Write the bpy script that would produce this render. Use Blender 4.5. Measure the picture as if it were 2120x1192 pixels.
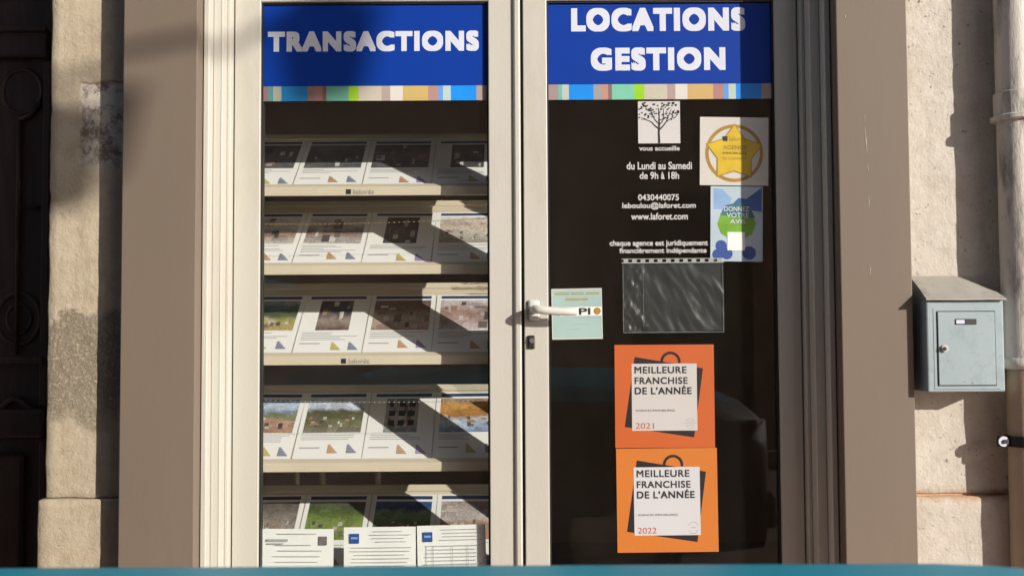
import bpy, bmesh, math, random
from mathutils import Vector, Matrix, noise, Euler

# ------------------------------------------------------------------ clear
for o in list(bpy.data.objects):
    bpy.data.objects.remove(o, do_unlink=True)
scene = bpy.context.scene
C = scene.collection
R = math.radians
random.seed(7)

# ------------------------------------------------------------------ camera
F_PX, CX, CY = 2240.0, 1060.0, 596.0          # focal length in photograph pixels
CAM_D, CAM_Z = 2.8, 1.0
cam_data = bpy.data.cameras.new('camera')
cam_data.sensor_width = 36.0
cam_data.lens = 36.0 * F_PX / 2120.0
cam_data.clip_start = 0.02
cam_data.clip_end = 500
cam = bpy.data.objects.new('camera', cam_data)
C.objects.link(cam)
CAM_M = (Matrix.Translation((0, -CAM_D, CAM_Z)) @ Matrix.Rotation(R(90 + 2.6), 4, 'X')
         @ Matrix.Rotation(R(-0.3), 4, 'Z'))
cam.matrix_world = CAM_M
cam_data.dof.use_dof = True
cam_data.dof.focus_distance = 2.8
cam_data.dof.aperture_fstop = 7.0
scene.camera = cam

def at(px, py, Y):
    """photograph pixel -> point of the place on the vertical plane y = Y"""
    d = CAM_M.to_3x3() @ Vector(((px - CX) / F_PX, -(py - CY) / F_PX, -1.0))
    o = CAM_M.translation
    return o + d * ((Y - o.y) / d.y)

# ------------------------------------------------------------------ sky and sun
SUN_A, SUN_B = 1.2, 0.50                      # shadow shift left / down per metre of depth
sun_dir = Vector((SUN_A, -1.0, SUN_B)).normalized()
sun_el = math.asin(sun_dir.z)
world = bpy.data.worlds.new('World')
scene.world = world
world.use_nodes = True
wn = world.node_tree
sky = wn.nodes.new('ShaderNodeTexSky')
sky.sky_type = 'NISHITA'
sky.sun_disc = False
sky.sun_elevation = sun_el
sky.sun_rotation = math.atan2(sun_dir.x, sun_dir.y)
sky.air_density = 0.22
sky.dust_density = 0.4
sky.ozone_density = 0.0
bg = wn.nodes['Background']
bg.inputs['Strength'].default_value = 0.125
wn.links.new(sky.outputs['Color'], bg.inputs['Color'])
sl = bpy.data.lights.new('sun', 'SUN')
sl.energy = 4.4
sl.angle = R(0.53)
sl.color = (1.0, 0.935, 0.85)
sun = bpy.data.objects.new('sun', sl)
C.objects.link(sun)
sun.rotation_euler = sun_dir.to_track_quat('Z', 'Y').to_euler()
sun.location = (6, -6, 6)

scene.view_settings.view_transform = 'Standard'
scene.view_settings.look = 'None'
scene.view_settings.gamma = 1
scene.view_settings.use_curve_mapping = False
scene.view_settings.exposure = 0.36
scene.render.engine = 'CYCLES'
scene.cycles.transparent_max_bounces = 16
scene.cycles.max_bounces = 8

# ------------------------------------------------------------------ materials
def S(r, g, b):
    f = lambda c: (c / 255 / 12.92) if c / 255 <= 0.04045 else ((c / 255 + 0.055) / 1.055) ** 2.4
    return (f(r), f(g), f(b))
KLIT = 1.25
def A(r, g, b):
    """base colour of a thing that shows as r,g,b where the sun is on the facade"""
    l = S(r, g, b)
    return (l[0] / KLIT, l[1] / KLIT / 0.95, l[2] / KLIT / 0.88)

MATS = {}
def paint(name, col, rough=0.5, var=0.06, scale=6.0, bump=0.0, bscale=80.0, metallic=0.0,
          coat=0.0, spec=0.5, dirt=None, dirt_amt=0.0, dirt_scale=3.0, stretch=None):
    if name in MATS:
        return MATS[name]
    m = bpy.data.materials.new(name)
    MATS[name] = m
    m.use_nodes = True
    n, l = m.node_tree.nodes, m.node_tree.links
    p = n['Principled BSDF']
    p.inputs['Roughness'].default_value = rough
    p.inputs['Metallic'].default_value = metallic
    p.inputs['Coat Weight'].default_value = coat
    p.inputs['Coat Roughness'].default_value = 0.04
    p.inputs['Specular IOR Level'].default_value = spec
    tc = n.new('ShaderNodeTexCoord')
    src = tc.outputs['Object']
    if stretch:
        mp = n.new('ShaderNodeMapping')
        mp.inputs['Scale'].default_value = stretch
        l.new(src, mp.inputs['Vector'])
        src = mp.outputs['Vector']
    nz = n.new('ShaderNodeTexNoise')
    nz.inputs['Scale'].default_value = scale
    nz.inputs['Detail'].default_value = 6
    l.new(src, nz.inputs['Vector'])
    ramp = n.new('ShaderNodeValToRGB')
    ramp.color_ramp.elements[0].position = 0.3
    ramp.color_ramp.elements[1].position = 0.7
    ramp.color_ramp.elements[0].color = tuple(c * (1 - var) for c in col) + (1,)
    ramp.color_ramp.elements[1].color = tuple(min(1, c * (1 + var)) for c in col) + (1,)
    l.new(nz.outputs['Fac'], ramp.inputs['Fac'])
    out = ramp.outputs['Color']
    if dirt:
        n2 = n.new('ShaderNodeTexNoise')
        n2.inputs['Scale'].default_value = dirt_scale
        n2.inputs['Detail'].default_value = 9
        n2.inputs['Roughness'].default_value = 0.7
        l.new(src, n2.inputs['Vector'])
        r2 = n.new('ShaderNodeValToRGB')
        r2.color_ramp.elements[0].position = 0.52
        r2.color_ramp.elements[1].position = 0.72
        r2.color_ramp.elements[0].color = (0, 0, 0, 1)
        r2.color_ramp.elements[1].color = (dirt_amt,) * 3 + (1,)
        l.new(n2.outputs['Fac'], r2.inputs['Fac'])
        mx = n.new('ShaderNodeMix')
        mx.data_type = 'RGBA'
        l.new(r2.outputs['Color'], mx.inputs['Factor'])
        l.new(out, mx.inputs['A'])
        mx.inputs['B'].default_value = tuple(dirt) + (1,)
        out = mx.outputs['Result']
    l.new(out, p.inputs['Base Color'])
    if bump > 0:
        n3 = n.new('ShaderNodeTexNoise')
        n3.inputs['Scale'].default_value = bscale
        n3.inputs['Detail'].default_value = 5
        l.new(src, n3.inputs['Vector'])
        b = n.new('ShaderNodeBump')
        b.inputs['Strength'].default_value = bump
        b.inputs['Distance'].default_value = 0.004
        l.new(n3.outputs['Fac'], b.inputs['Height'])
        l.new(b.outputs['Normal'], p.inputs['Normal'])
    return m

def stone_mat(name, base, dark, warm, speck=0.5, pit_zone=None, streak=0.3, speck_scale=60, specks_dark=(0.12, 0.09, 0.07), speck_at=0.635, stain=None, patch=None):
    """weathered limestone: blotches, vertical streaks, specks, an optional eroded band"""
    m = bpy.data.materials.new(name)
    m.use_nodes = True
    n, l = m.node_tree.nodes, m.node_tree.links
    p = n['Principled BSDF']
    p.inputs['Roughness'].default_value = 0.9
    p.inputs['Specular IOR Level'].default_value = 0.2
    tc = n.new('ShaderNodeTexCoord')
    O = tc.outputs['Object']
    def nz(scale, detail=6, rough=0.6, vec=None):
        t = n.new('ShaderNodeTexNoise')
        t.inputs['Scale'].default_value = scale
        t.inputs['Detail'].default_value = detail
        t.inputs['Roughness'].default_value = rough
        l.new(vec or O, t.inputs['Vector'])
        return t.outputs['Fac']
    def rmp(v, a, b, c0=0.0, c1=1.0):
        t = n.new('ShaderNodeMapRange')
        t.inputs['From Min'].default_value = a
        t.inputs['From Max'].default_value = b
        t.inputs['To Min'].default_value = c0
        t.inputs['To Max'].default_value = c1
        l.new(v, t.inputs['Value'])
        return t.outputs['Result']
    def mix(f, a, b):
        t = n.new('ShaderNodeMix')
        t.data_type = 'RGBA'
        l.new(f, t.inputs['Factor'])
        if isinstance(a, tuple): t.inputs['A'].default_value = a + (1,)
        else: l.new(a, t.inputs['A'])
        if isinstance(b, tuple): t.inputs['B'].default_value = b + (1,)
        else: l.new(b, t.inputs['B'])
        return t.outputs['Result']
    def math_(op, a, b):
        t = n.new('ShaderNodeMath')
        t.operation = op
        for i, v in enumerate((a, b)):
            if isinstance(v, (int, float)): t.inputs[i].default_value = v
            else: l.new(v, t.inputs[i])
        return t.outputs[0]
    col = mix(rmp(nz(7), 0.35, 0.7), base, warm)
    col = mix(rmp(nz(26, 9, 0.75), 0.46, 0.74, 0, 0.55), col, dark)
    mp = n.new('ShaderNodeMapping')
    mp.inputs['Scale'].default_value = (45, 45, 3.0)
    l.new(O, mp.inputs['Vector'])
    col = mix(rmp(nz(1.0, 5, 0.6, mp.outputs['Vector']), 0.52, 0.75, 0, streak), col, dark)
    if stain:
        sx0 = n.new('ShaderNodeSeparateXYZ')
        l.new(O, sx0.inputs[0])
        dz = math_('ABSOLUTE', math_('ADD', math_('SUBTRACT', sx0.outputs['Z'], stain), math_('MULTIPLY', math_('SUBTRACT', nz(22, 5, 0.7), 0.5), 0.05)), 0)
        col = mix(rmp(dz, 0.016, 0.002, 0, 0.75), col, A(206, 160, 118))
    sp = rmp(nz(speck_scale, 4, 0.75), speck_at, speck_at + 0.06, 0, speck)
    col = mix(sp, col, specks_dark)
    height = math_('ADD', math_('MULTIPLY', nz(120, 5, 0.7), 0.5), math_('MULTIPLY', nz(32, 6, 0.65), 1.1))
    height = math_('SUBTRACT', height, math_('MULTIPLY', sp, 0.5))
    if pit_zone:
        z0, z1 = pit_zone
        sx = n.new('ShaderNodeSeparateXYZ')
        l.new(O, sx.inputs[0])
        zz = math_('ADD', sx.outputs['Z'], math_('MULTIPLY', math_('SUBTRACT', nz(16, 4), 0.5), 0.22))
        band = math_('MULTIPLY', rmp(zz, z0 - 0.03, z0 + 0.06), rmp(zz, z1 + 0.012, z1 - 0.012))
        vo = n.new('ShaderNodeTexVoronoi')
        vo.inputs['Scale'].default_value = 130
        l.new(O, vo.inputs['Vector'])
        pit = rmp(nz(120, 6, 0.8), 0.42, 0.62)
        pit = math_('MULTIPLY', band, pit)
        col = mix(math_('MULTIPLY', pit, 0.42), col, (0.13, 0.105, 0.08))
        height = math_('SUBTRACT', height, math_('MULTIPLY', pit, 1.2))
    if patch:                                   # flaking whitish repair with dark blotches
        px0, pz0, pz1 = patch
        s2 = n.new('ShaderNodeSeparateXYZ')
        l.new(O, s2.inputs[0])
        wob = math_('MULTIPLY', math_('SUBTRACT', nz(40, 6, 0.7), 0.5), 0.03)
        xx = math_('ADD', s2.outputs['X'], wob); zz2 = math_('ADD', s2.outputs['Z'], wob)
        ms = math_('MULTIPLY', rmp(xx, px0 - 0.003, px0 + 0.006), math_('MULTIPLY', rmp(zz2, pz0 - 0.008, pz0 + 0.012), rmp(zz2, pz1 + 0.001, pz1 - 0.003)))
        pc = mix(rmp(nz(30, 9, 0.75), 0.46, 0.60, 0, 0.9), A(218, 204, 186), (0.10, 0.068, 0.052))
        col = mix(math_('MULTIPLY', ms, 0.85), col, pc)
        edge = math_('MULTIPLY', rmp(math_('ABSOLUTE', math_('SUBTRACT', zz2, pz1), 0), 0.005, 0.001), rmp(xx, px0 - 0.01, px0))
        col = mix(math_('MULTIPLY', edge, 0.6), col, A(150, 122, 84))
        height = math_('SUBTRACT', height, math_('MULTIPLY', ms, 0.6))
    l.new(col, p.inputs['Base Color'])
    b = n.new('ShaderNodeBump')
    b.inputs['Strength'].default_value = 0.85
    b.inputs['Distance'].default_value = 0.004
    l.new(height, b.inputs['Height'])
    l.new(b.outputs['Normal'], p.inputs['Normal'])
    return m

def pane_mat(name, tint=(0.975, 0.985, 0.98), f0=0.030, haze=0.0, bump=0.0, hazecol=(0.5, 0.52, 0.5), rough=0.0, smear=False):
    """clear sheet: transparent with a mirror share that grows at grazing angles"""
    m = bpy.data.materials.new(name)
    m.use_nodes = True
    n, l = m.node_tree.nodes, m.node_tree.links
    n.remove(n['Principled BSDF'])
    out = n['Material Output']
    lw = n.new('ShaderNodeLayerWeight')
    lw.inputs['Blend'].default_value = 0.5
    pw = n.new('ShaderNodeMath'); pw.operation = 'POWER'; pw.inputs[1].default_value = 5
    l.new(lw.outputs['Facing'], pw.inputs[0])
    ma = n.new('ShaderNodeMath'); ma.operation = 'MULTIPLY_ADD'
    ma.inputs[1].default_value = 1 - f0; ma.inputs[2].default_value = f0
    l.new(pw.outputs[0], ma.inputs[0])
    tr = n.new('ShaderNodeBsdfTransparent'); tr.inputs['Color'].default_value = tint + (1,)
    gl = n.new('ShaderNodeBsdfGlossy'); gl.inputs['Roughness'].default_value = rough
    mx = n.new('ShaderNodeMixShader')
    l.new(ma.outputs[0], mx.inputs['Fac'])
    base = tr.outputs[0]
    if haze > 0:
        df = n.new('ShaderNodeBsdfDiffuse'); df.inputs['Color'].default_value = hazecol + (1,)
        m2 = n.new('ShaderNodeMixShader'); m2.inputs['Fac'].default_value = haze
        l.new(tr.outputs[0], m2.inputs[1]); l.new(df.outputs[0], m2.inputs[2])
        base = m2.outputs[0]
        if smear:
            tcs = n.new('ShaderNodeTexCoord')
            mps = n.new('ShaderNodeMapping'); mps.inputs['Scale'].default_value = (5, 5, 1.6); mps.inputs['Rotation'].default_value = (0, 0.3, 0)
            l.new(tcs.outputs['Object'], mps.inputs['Vector'])
            ns = n.new('ShaderNodeTexNoise'); ns.inputs['Scale'].default_value = 2.0; ns.inputs['Detail'].default_value = 8; ns.inputs['Roughness'].default_value = 0.7
            l.new(mps.outputs['Vector'], ns.inputs['Vector'])
            ms = n.new('ShaderNodeMapRange'); ms.inputs['From Min'].default_value = 0.3; ms.inputs['From Max'].default_value = 0.75
            ms.inputs['To Min'].default_value = haze * 0.5; ms.inputs['To Max'].default_value = haze * 1.7
            l.new(ns.outputs['Fac'], ms.inputs['Value']); l.new(ms.outputs['Result'], m2.inputs['Fac'])
    l.new(base, mx.inputs[1]); l.new(gl.outputs[0], mx.inputs[2])
    if bump > 0:
        tc = n.new('ShaderNodeTexCoord')
        nz = n.new('ShaderNodeTexNoise'); nz.inputs['Scale'].default_value = 45; nz.inputs['Detail'].default_value = 4
        l.new(tc.outputs['Object'], nz.inputs['Vector'])
        b = n.new('ShaderNodeBump'); b.inputs['Strength'].default_value = bump; b.inputs['Distance'].default_value = 0.004
        l.new(nz.outputs['Fac'], b.inputs['Height']); l.new(b.outputs[0], gl.inputs['Normal'])
    l.new(mx.outputs[0], out.inputs['Surface'])
    return m

def photo_mat(name, stops, cell=7.0, amt=0.35, wob=0.25, seed=0.0):
    """a printed photograph: bands from bottom to top, broken up by noise and blocks"""
    m = bpy.data.materials.new(name)
    m.use_nodes = True
    n, l = m.node_tree.nodes, m.node_tree.links
    p = n['Principled BSDF']
    p.inputs['Roughness'].default_value = 0.35
    tc = n.new('ShaderNodeTexCoord')
    mp = n.new('ShaderNodeMapping')
    mp.inputs['Location'].default_value = (seed, seed * 1.7, seed)
    l.new(tc.outputs['Generated'], mp.inputs['Vector'])
    sx = n.new('ShaderNodeSeparateXYZ'); l.new(tc.outputs['Generated'], sx.inputs[0])
    nz = n.new('ShaderNodeTexNoise'); nz.inputs['Scale'].default_value = cell * 0.6; nz.inputs['Detail'].default_value = 6
    l.new(mp.outputs['Vector'], nz.inputs['Vector'])
    a = n.new('ShaderNodeMath'); a.operation = 'MULTIPLY_ADD'; a.inputs[1].default_value = wob; a.inputs[2].default_value = -wob / 2
    l.new(nz.outputs['Fac'], a.inputs[0])
    b = n.new('ShaderNodeMath'); b.operation = 'ADD'
    l.new(sx.outputs['Y'], b.inputs[0]); l.new(a.outputs[0], b.inputs[1])
    rp = n.new('ShaderNodeValToRGB')
    els = rp.color_ramp.elements
    while len(els) < len(stops): els.new(0.5)
    for e, (pos, c) in zip(els, stops):
        g_ = sum(c) / 3; e.position = pos; e.color = A(*[v * 0.72 + g_ * 0.28 for v in c]) + (1,)
    l.new(b.outputs[0], rp.inputs['Fac'])
    vo = n.new('ShaderNodeTexVoronoi'); vo.distance = 'CHEBYCHEV'; vo.inputs['Scale'].default_value = cell
    l.new(mp.outputs['Vector'], vo.inputs['Vector'])
    hs = n.new('ShaderNodeSeparateColor'); l.new(vo.outputs['Color'], hs.inputs[0])
    mr = n.new('ShaderNodeMapRange'); mr.inputs['To Min'].default_value = 1 - amt; mr.inputs['To Max'].default_value = 1 + amt
    l.new(hs.outputs[0], mr.inputs['Value'])
    mx = n.new('ShaderNodeMix'); mx.data_type = 'RGBA'; mx.blend_type = 'MULTIPLY'; mx.inputs['Factor'].default_value = 1
    l.new(rp.outputs['Color'], mx.inputs['A']); l.new(mr.outputs['Result'], mx.inputs['B'])
    fn = n.new('ShaderNodeTexNoise'); fn.inputs['Scale'].default_value = cell * 4; fn.inputs['Detail'].default_value = 7; fn.inputs['Roughness'].default_value = 0.75
    l.new(mp.outputs['Vector'], fn.inputs['Vector'])
    m3 = n.new('ShaderNodeMapRange'); m3.inputs['From Min'].default_value = 0.3; m3.inputs['From Max'].default_value = 0.7
    m3.inputs['To Min'].default_value = 0.45; m3.inputs['To Max'].default_value = 1.5
    l.new(fn.outputs['Fac'], m3.inputs['Value'])
    m4 = n.new('ShaderNodeMix'); m4.data_type = 'RGBA'; m4.blend_type = 'MULTIPLY'; m4.inputs['Factor'].default_value = 1
    l.new(mx.outputs['Result'], m4.inputs['A']); l.new(m3.outputs['Result'], m4.inputs['B'])
    l.new(m4.outputs['Result'], p.inputs['Base Color'])
    return m

M = {}
M['cream'] = paint('cream_paint', A(208, 200, 182), 0.42, 0.05, 2.2, 0.10, 160, dirt=A(176, 158, 134), dirt_amt=0.5, dirt_scale=2.6, stretch=(1, 1, 0.35))
M['taupe'] = paint('taupe_paint', A(131, 114, 97), 0.55, 0.085, 1.6, 0.05, 120, spec=0.25, dirt=A(118, 101, 84), dirt_amt=0.6, dirt_scale=4.0, stretch=(1.6, 1.6, 0.3))
M['stone_left'] = stone_mat('limestone_warm', A(206, 188, 158), A(160, 138, 110), A(196, 176, 146), 0.45, (0.785, 1.05), 0.45, 70)
M['stone_right'] = stone_mat('limestone_pale', A(224, 212, 194), A(182, 164, 142), A(214, 200, 180), 0.75, None, 0.3, 75)
M['stone_patch'] = stone_mat('limestone_patch', A(216, 204, 186), A(150, 128, 108), A(206, 190, 170), 0.9, None, 0.1, 22, (0.085, 0.058, 0.045), speck_at=0.53)
M['render'] = paint('wall_render', A(196, 178, 150), 0.9, 0.1, 3, 0.4, 90)
M['wood'] = paint('dark_wood', (0.045, 0.022, 0.015), 0.45, 0.25, 9, 0.25, 60, stretch=(6, 6, 0.6))
M['black'] = paint('black_rubber', (0.012, 0.012, 0.012), 0.6, 0.1)
M['glass'] = pane_mat('window_glass', haze=0.0045, hazecol=(0.52, 0.48, 0.44), smear=True)
M['room'] = paint('shop_room_paint', (0.60, 0.50, 0.42), 0.8, 0.1)
M['roomfloor'] = paint('shop_floor_tile', (0.28, 0.22, 0.17), 0.5, 0.15)
M['chrome'] = paint('satin_nickel', (0.62, 0.58, 0.52), 0.3, 0.03, metallic=0.9)
M['handle'] = paint('cream_handle', A(228, 222, 206), 0.3, 0.03)
M['brass'] = paint('lock_metal', (0.06, 0.05, 0.04), 0.4, 0.2, metallic=0.6)
M['tray'] = paint('beige_tray', (0.62, 0.54, 0.41), 0.5, 0.05)
M['paper'] = paint('white_paper', (0.80, 0.79, 0.765), 0.6, 0.02)
M['paper2'] = paint('cool_white_paper', (0.76, 0.77, 0.74), 0.6, 0.03)
M['ink'] = paint('grey_ink', A(176, 174, 168), 0.6, 0.05)
M['inkdark'] = paint('dark_ink', (0.02, 0.02, 0.022), 0.5, 0.05)
M['navy'] = paint('navy_ink', A(52, 62, 104), 0.5, 0.05)
M['blue'] = paint('sign_blue', A(4, 58, 152), 0.5, 0.03, spec=0.2)
M['white'] = paint('white_vinyl', A(222, 222, 228), 0.6, 0.02)
M['vinyl'] = paint('white_cut_vinyl', A(214, 206, 198), 0.5, 0.03)
M['orange'] = paint('orange_print', A(205, 98, 42), 0.45, 0.03)
M['amber'] = paint('amber_print', A(214, 122, 46), 0.45, 0.03)
M['bagblack'] = paint('bag_black', (0.012, 0.008, 0.010), 0.5, 0.05)
M['note'] = paint('note_grey_white', A(208, 200, 190), 0.5, 0.02)
M['note2'] = paint('note_cool_white', A(214, 210, 206), 0.5, 0.02)
M['red'] = paint('red_ink', A(196, 84, 48), 0.5, 0.03)
M['gold'] = paint('gold_print', A(222, 184, 48), 0.4, 0.12, 20)
M['goldd'] = paint('dark_gold_print', A(176, 136, 56), 0.4, 0.15, 25)
M['offwhite'] = paint('sticker_white', A(216, 208, 192), 0.45, 0.03)
M['mint'] = paint('mint_card', A(172, 196, 184), 0.4, 0.07, 8)
M['mailbox'] = paint('mailbox_grey', A(166, 178, 177), 0.38, 0.05, 9, 0.06, 120, dirt=A(120, 134, 130), dirt_amt=0.5, dirt_scale=14)
M['hood'] = paint('mailbox_hood', A(182, 174, 158), 0.5, 0.08, 14, 0.08, 150, dirt=A(112, 88, 58), dirt_amt=0.6, dirt_scale=16)
M['pipe'] = paint('pipe_paint', A(222, 210, 192), 0.6, 0.06, 5, 0.3, 90, dirt=A(70, 56, 44), dirt_amt=0.95, dirt_scale=6, stretch=(2.6, 2.6, 0.7))
M['pipelow'] = paint('pipe_lower_paint', A(192, 166, 136), 0.5, 0.12, 5, 0.2, 90)
M['teal'] = paint('teal_car_paint', (0.0, 0.33, 0.50), 0.42, 0.02, coat=0.0, spec=0.2)
M['tyre'] = paint('tyre_rubber', (0.02, 0.02, 0.02), 0.8)
M['rim'] = paint('alloy', (0.5, 0.5, 0.5), 0.3, metallic=0.9)
M['carglass'] = paint('car_window', (0.01, 0.012, 0.014), 0.05, 0.0)
M['lens'] = paint('lamp_lens', (0.6, 0.6, 0.6), 0.1)
M['asphalt'] = paint('asphalt', (0.30, 0.20, 0.14), 0.9, 0.2, 3, 0.5, 150)
M['slab'] = paint('pavement_stone', (0.56, 0.36, 0.25), 0.85, 0.12, 4, 0.3, 120)
M['kerb'] = paint('kerb_stone', (0.36, 0.29, 0.24), 0.85, 0.12, 6, 0.3, 120)
M['facing'] = paint('opposite_render', (0.60, 0.42, 0.31), 0.9, 0.12, 1.5, 0.3, 50)
M['shutter'] = paint('shutter_wood', (0.10, 0.075, 0.055), 0.6, 0.15, 5)
M['iron'] = paint('wrought_iron', (0.02, 0.02, 0.022), 0.5, 0.1)
M['bead'] = paint('ochre_light_dot', A(204, 164, 84), 0.4, 0.1)
M['light_dot_pale'] = paint('pale_light_dot', A(206, 196, 176), 0.4, 0.1)
M['sleeve'] = pane_mat('clear_plastic', (0.80, 0.82, 0.81), 0.03, 0.085, 0.35, (0.36, 0.40, 0.38), 0.34)
M['sleevestrip'] = paint('sleeve_strip', A(168, 168, 160), 0.4, 0.05)

# ------------------------------------------------------------------ object helpers
def link(o, parent=None):
    C.objects.link(o)
    if parent is not None:
        o.parent = parent
    return o
def tag(o, label=None, cat=None, group=None, kind=None):
    if label: o['label'] = label
    if cat: o['category'] = cat
    if group: o['group'] = group
    if kind: o['kind'] = kind
    return o
def thing(name, label, cat, loc=(0, 0, 0), group=None):
    e = bpy.data.objects.new(name, None)
    e.empty_display_size = 0.1
    C.objects.link(e)
    e.location = loc
    return tag(e, label, cat, group)
def origin(parent):
    v = Vector((0, 0, 0))
    while parent is not None:
        v += Vector(parent.location)
        parent = parent.parent
    return v
def finish(name, bm, mat, parent=None, smooth=False, local=False):
    me = bpy.data.meshes.new(name)
    if parent is not None and not local:
        bmesh.ops.translate(bm, verts=bm.verts, vec=-origin(parent))
    bm.normal_update()
    bm.to_mesh(me)
    bm.free()
    for mm in (mat if isinstance(mat, (list, tuple)) else [mat]):
        me.materials.append(mm)
    if smooth:
        for f in me.polygons: f.use_smooth = True
    return link(bpy.data.objects.new(name, me), parent)
def bx(bm, x0, x1, y0, y1, z0, z1, bevel=0.0, seg=1):
    r = bmesh.ops.create_cube(bm, size=1.0)
    vs = r['verts']
    bmesh.ops.scale(bm, verts=vs, vec=(x1 - x0, y1 - y0, z1 - z0))
    bmesh.ops.translate(bm, verts=vs, vec=((x0 + x1) / 2, (y0 + y1) / 2, (z0 + z1) / 2))
    if bevel > 0:
        es = list({e for v in vs for e in v.link_edges})
        bmesh.ops.bevel(bm, geom=es, offset=bevel, segments=seg, affect='EDGES', profile=0.5)
def box(name, dims, mat, parent=None, bevel=0.0, seg=1):
    bm = bmesh.new()
    bx(bm, *dims, bevel=bevel, seg=seg)
    return finish(name, bm, mat, parent)
def tube(bm, pts, radii, seg=12, cap=True):
    pts = [Vector(p) for p in pts]
    if isinstance(radii, (int, float)): radii = [radii] * len(pts)
    rings, up = [], None
    for i, p in enumerate(pts):
        t = (pts[min(i + 1, len(pts) - 1)] - pts[max(i - 1, 0)]).normalized()
        if up is None:
            up = t.orthogonal().normalized()
        u = (up - t * up.dot(t)).normalized()
        up = u
        v = t.cross(u)
        rings.append([bm.verts.new(p + (u * math.cos(k * 2 * math.pi / seg) + v * math.sin(k * 2 * math.pi / seg)) * radii[i]) for k in range(seg)])
    for a, b in zip(rings, rings[1:]):
        for k in range(seg):
            bm.faces.new((a[k], a[(k + 1) % seg], b[(k + 1) % seg], b[k]))
    if cap:
        bm.faces.new(rings[0][::-1]); bm.faces.new(rings[-1])
def prism(bm, poly, z0, z1):
    """plan polygon (x,y) extruded in z"""
    lo = [bm.verts.new((x, y, z0)) for x, y in poly]
    hi = [bm.verts.new((x, y, z1)) for x, y in poly]
    k = len(poly)
    bm.faces.new(lo[::-1]); bm.faces.new(hi)
    for i in range(k):
        bm.faces.new((lo[i], lo[(i + 1) % k], hi[(i + 1) % k], hi[i]))
    bmesh.ops.recalc_face_normals(bm, faces=bm.faces)
def worn_block(name, dims, mat, parent, cuts=0.022, amp=0.0022, freq=18, chip=0.004):
    """stone block whose faces and edges are uneven"""
    bm = bmesh.new()
    bx(bm, *dims, bevel=0.004)
    for ax in range(3):
        lo, hi = dims[ax * 2], dims[ax * 2 + 1]
        step = cuts if ax != 1 else cuts * 1.6
        k = max(1, int((hi - lo) / step))
        for i in range(1, k):
            co = [0, 0, 0]; no = [0, 0, 0]
            co[ax] = lo + (hi - lo) * i / k; no[ax] = 1
            bmesh.ops.bisect_plane(bm, geom=bm.verts[:] + bm.edges[:] + bm.faces[:], plane_co=co, plane_no=no)
    c = Vector(((dims[0] + dims[1]) / 2, (dims[2] + dims[3]) / 2, 0))
    for v in bm.verts:
        d = noise.noise_vector(v.co * freq) * amp + noise.noise_vector(v.co * freq * 3.1) * amp * 0.45
        ex = min(abs(v.co.x - dims[0]), abs(v.co.x - dims[1]))
        if ex < 0.006 and chip > 0:
            q = noise.noise(v.co * 14 + Vector((3, 1, 7)))
            if q > 0.28:
                d += Vector(((1 if v.co.x < c.x else -1) * (q - 0.28) * chip * 3, (q - 0.28) * chip * 2, 0))
        v.co += d
    return finish(name, bm, mat, parent, smooth=True)

# flat printed things: local x right, y up, z out of the face
def plate(name, w, h, mat, t=0.0006, parent=None, loc=(0, 0, 0), warp=0.0, seed=0):
    bm = bmesh.new()
    if warp > 0:
        nx, ny = 8, 10
        top = [[bm.verts.new((-w / 2 + w * i / nx, -h / 2 + h * j / ny, t / 2 + warp * noise.noise(Vector((i * .35 + seed, j * .3, seed))))) for i in range(nx + 1)] for j in range(ny + 1)]
        for j in range(ny):
            for i in range(nx):
                bm.faces.new((top[j][i], top[j][i + 1], top[j + 1][i + 1], top[j + 1][i]))
    else:
        bx(bm, -w / 2, w / 2, -h / 2, h / 2, -t / 2, t / 2)
    o = finish(name, bm, mat, parent, smooth=warp > 0, local=True)
    o.location = loc
    return o
def polyplate(name, polys, mat, parent, z):
    """flat polygons given in the parent's x,y"""
    bm = bmesh.new()
    for poly in polys:
        vs = [bm.verts.new((x, y, 0)) for x, y in poly]
        f = bm.faces.new(vs)
        f.normal_update()
        if f.normal.z < 0: f.normal_flip()
    bmesh.ops.triangulate(bm, faces=[f for f in bm.faces if len(f.verts) > 4])
    o = finish(name, bm, mat, parent, local=True)
    o.location = (0, 0, z)
    return o
def rect(x, y, w, h):
    return [(x - w / 2, y - h / 2), (x + w / 2, y - h / 2), (x + w / 2, y + h / 2), (x - w / 2, y + h / 2)]
def disc(x, y, rx, ry=None, k=20, a0=0.0):
    ry = ry or rx
    return [(x + rx * math.cos(a0 + i * 2 * math.pi / k), y + ry * math.sin(a0 + i * 2 * math.pi / k)) for i in range(k)]
def ring_quads(x, y, r0, r1, a0=0, a1=2 * math.pi, k=28):
    out = []
    for i in range(k):
        p, q = a0 + (a1 - a0) * i / k, a0 + (a1 - a0) * (i + 1) / k
        out.append([(x + r0 * math.cos(p), y + r0 * math.sin(p)), (x + r1 * math.cos(p), y + r1 * math.sin(p)),
                    (x + r1 * math.cos(q), y + r1 * math.sin(q)), (x + r0 * math.cos(q), y + r0 * math.sin(q))])
    return out
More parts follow.
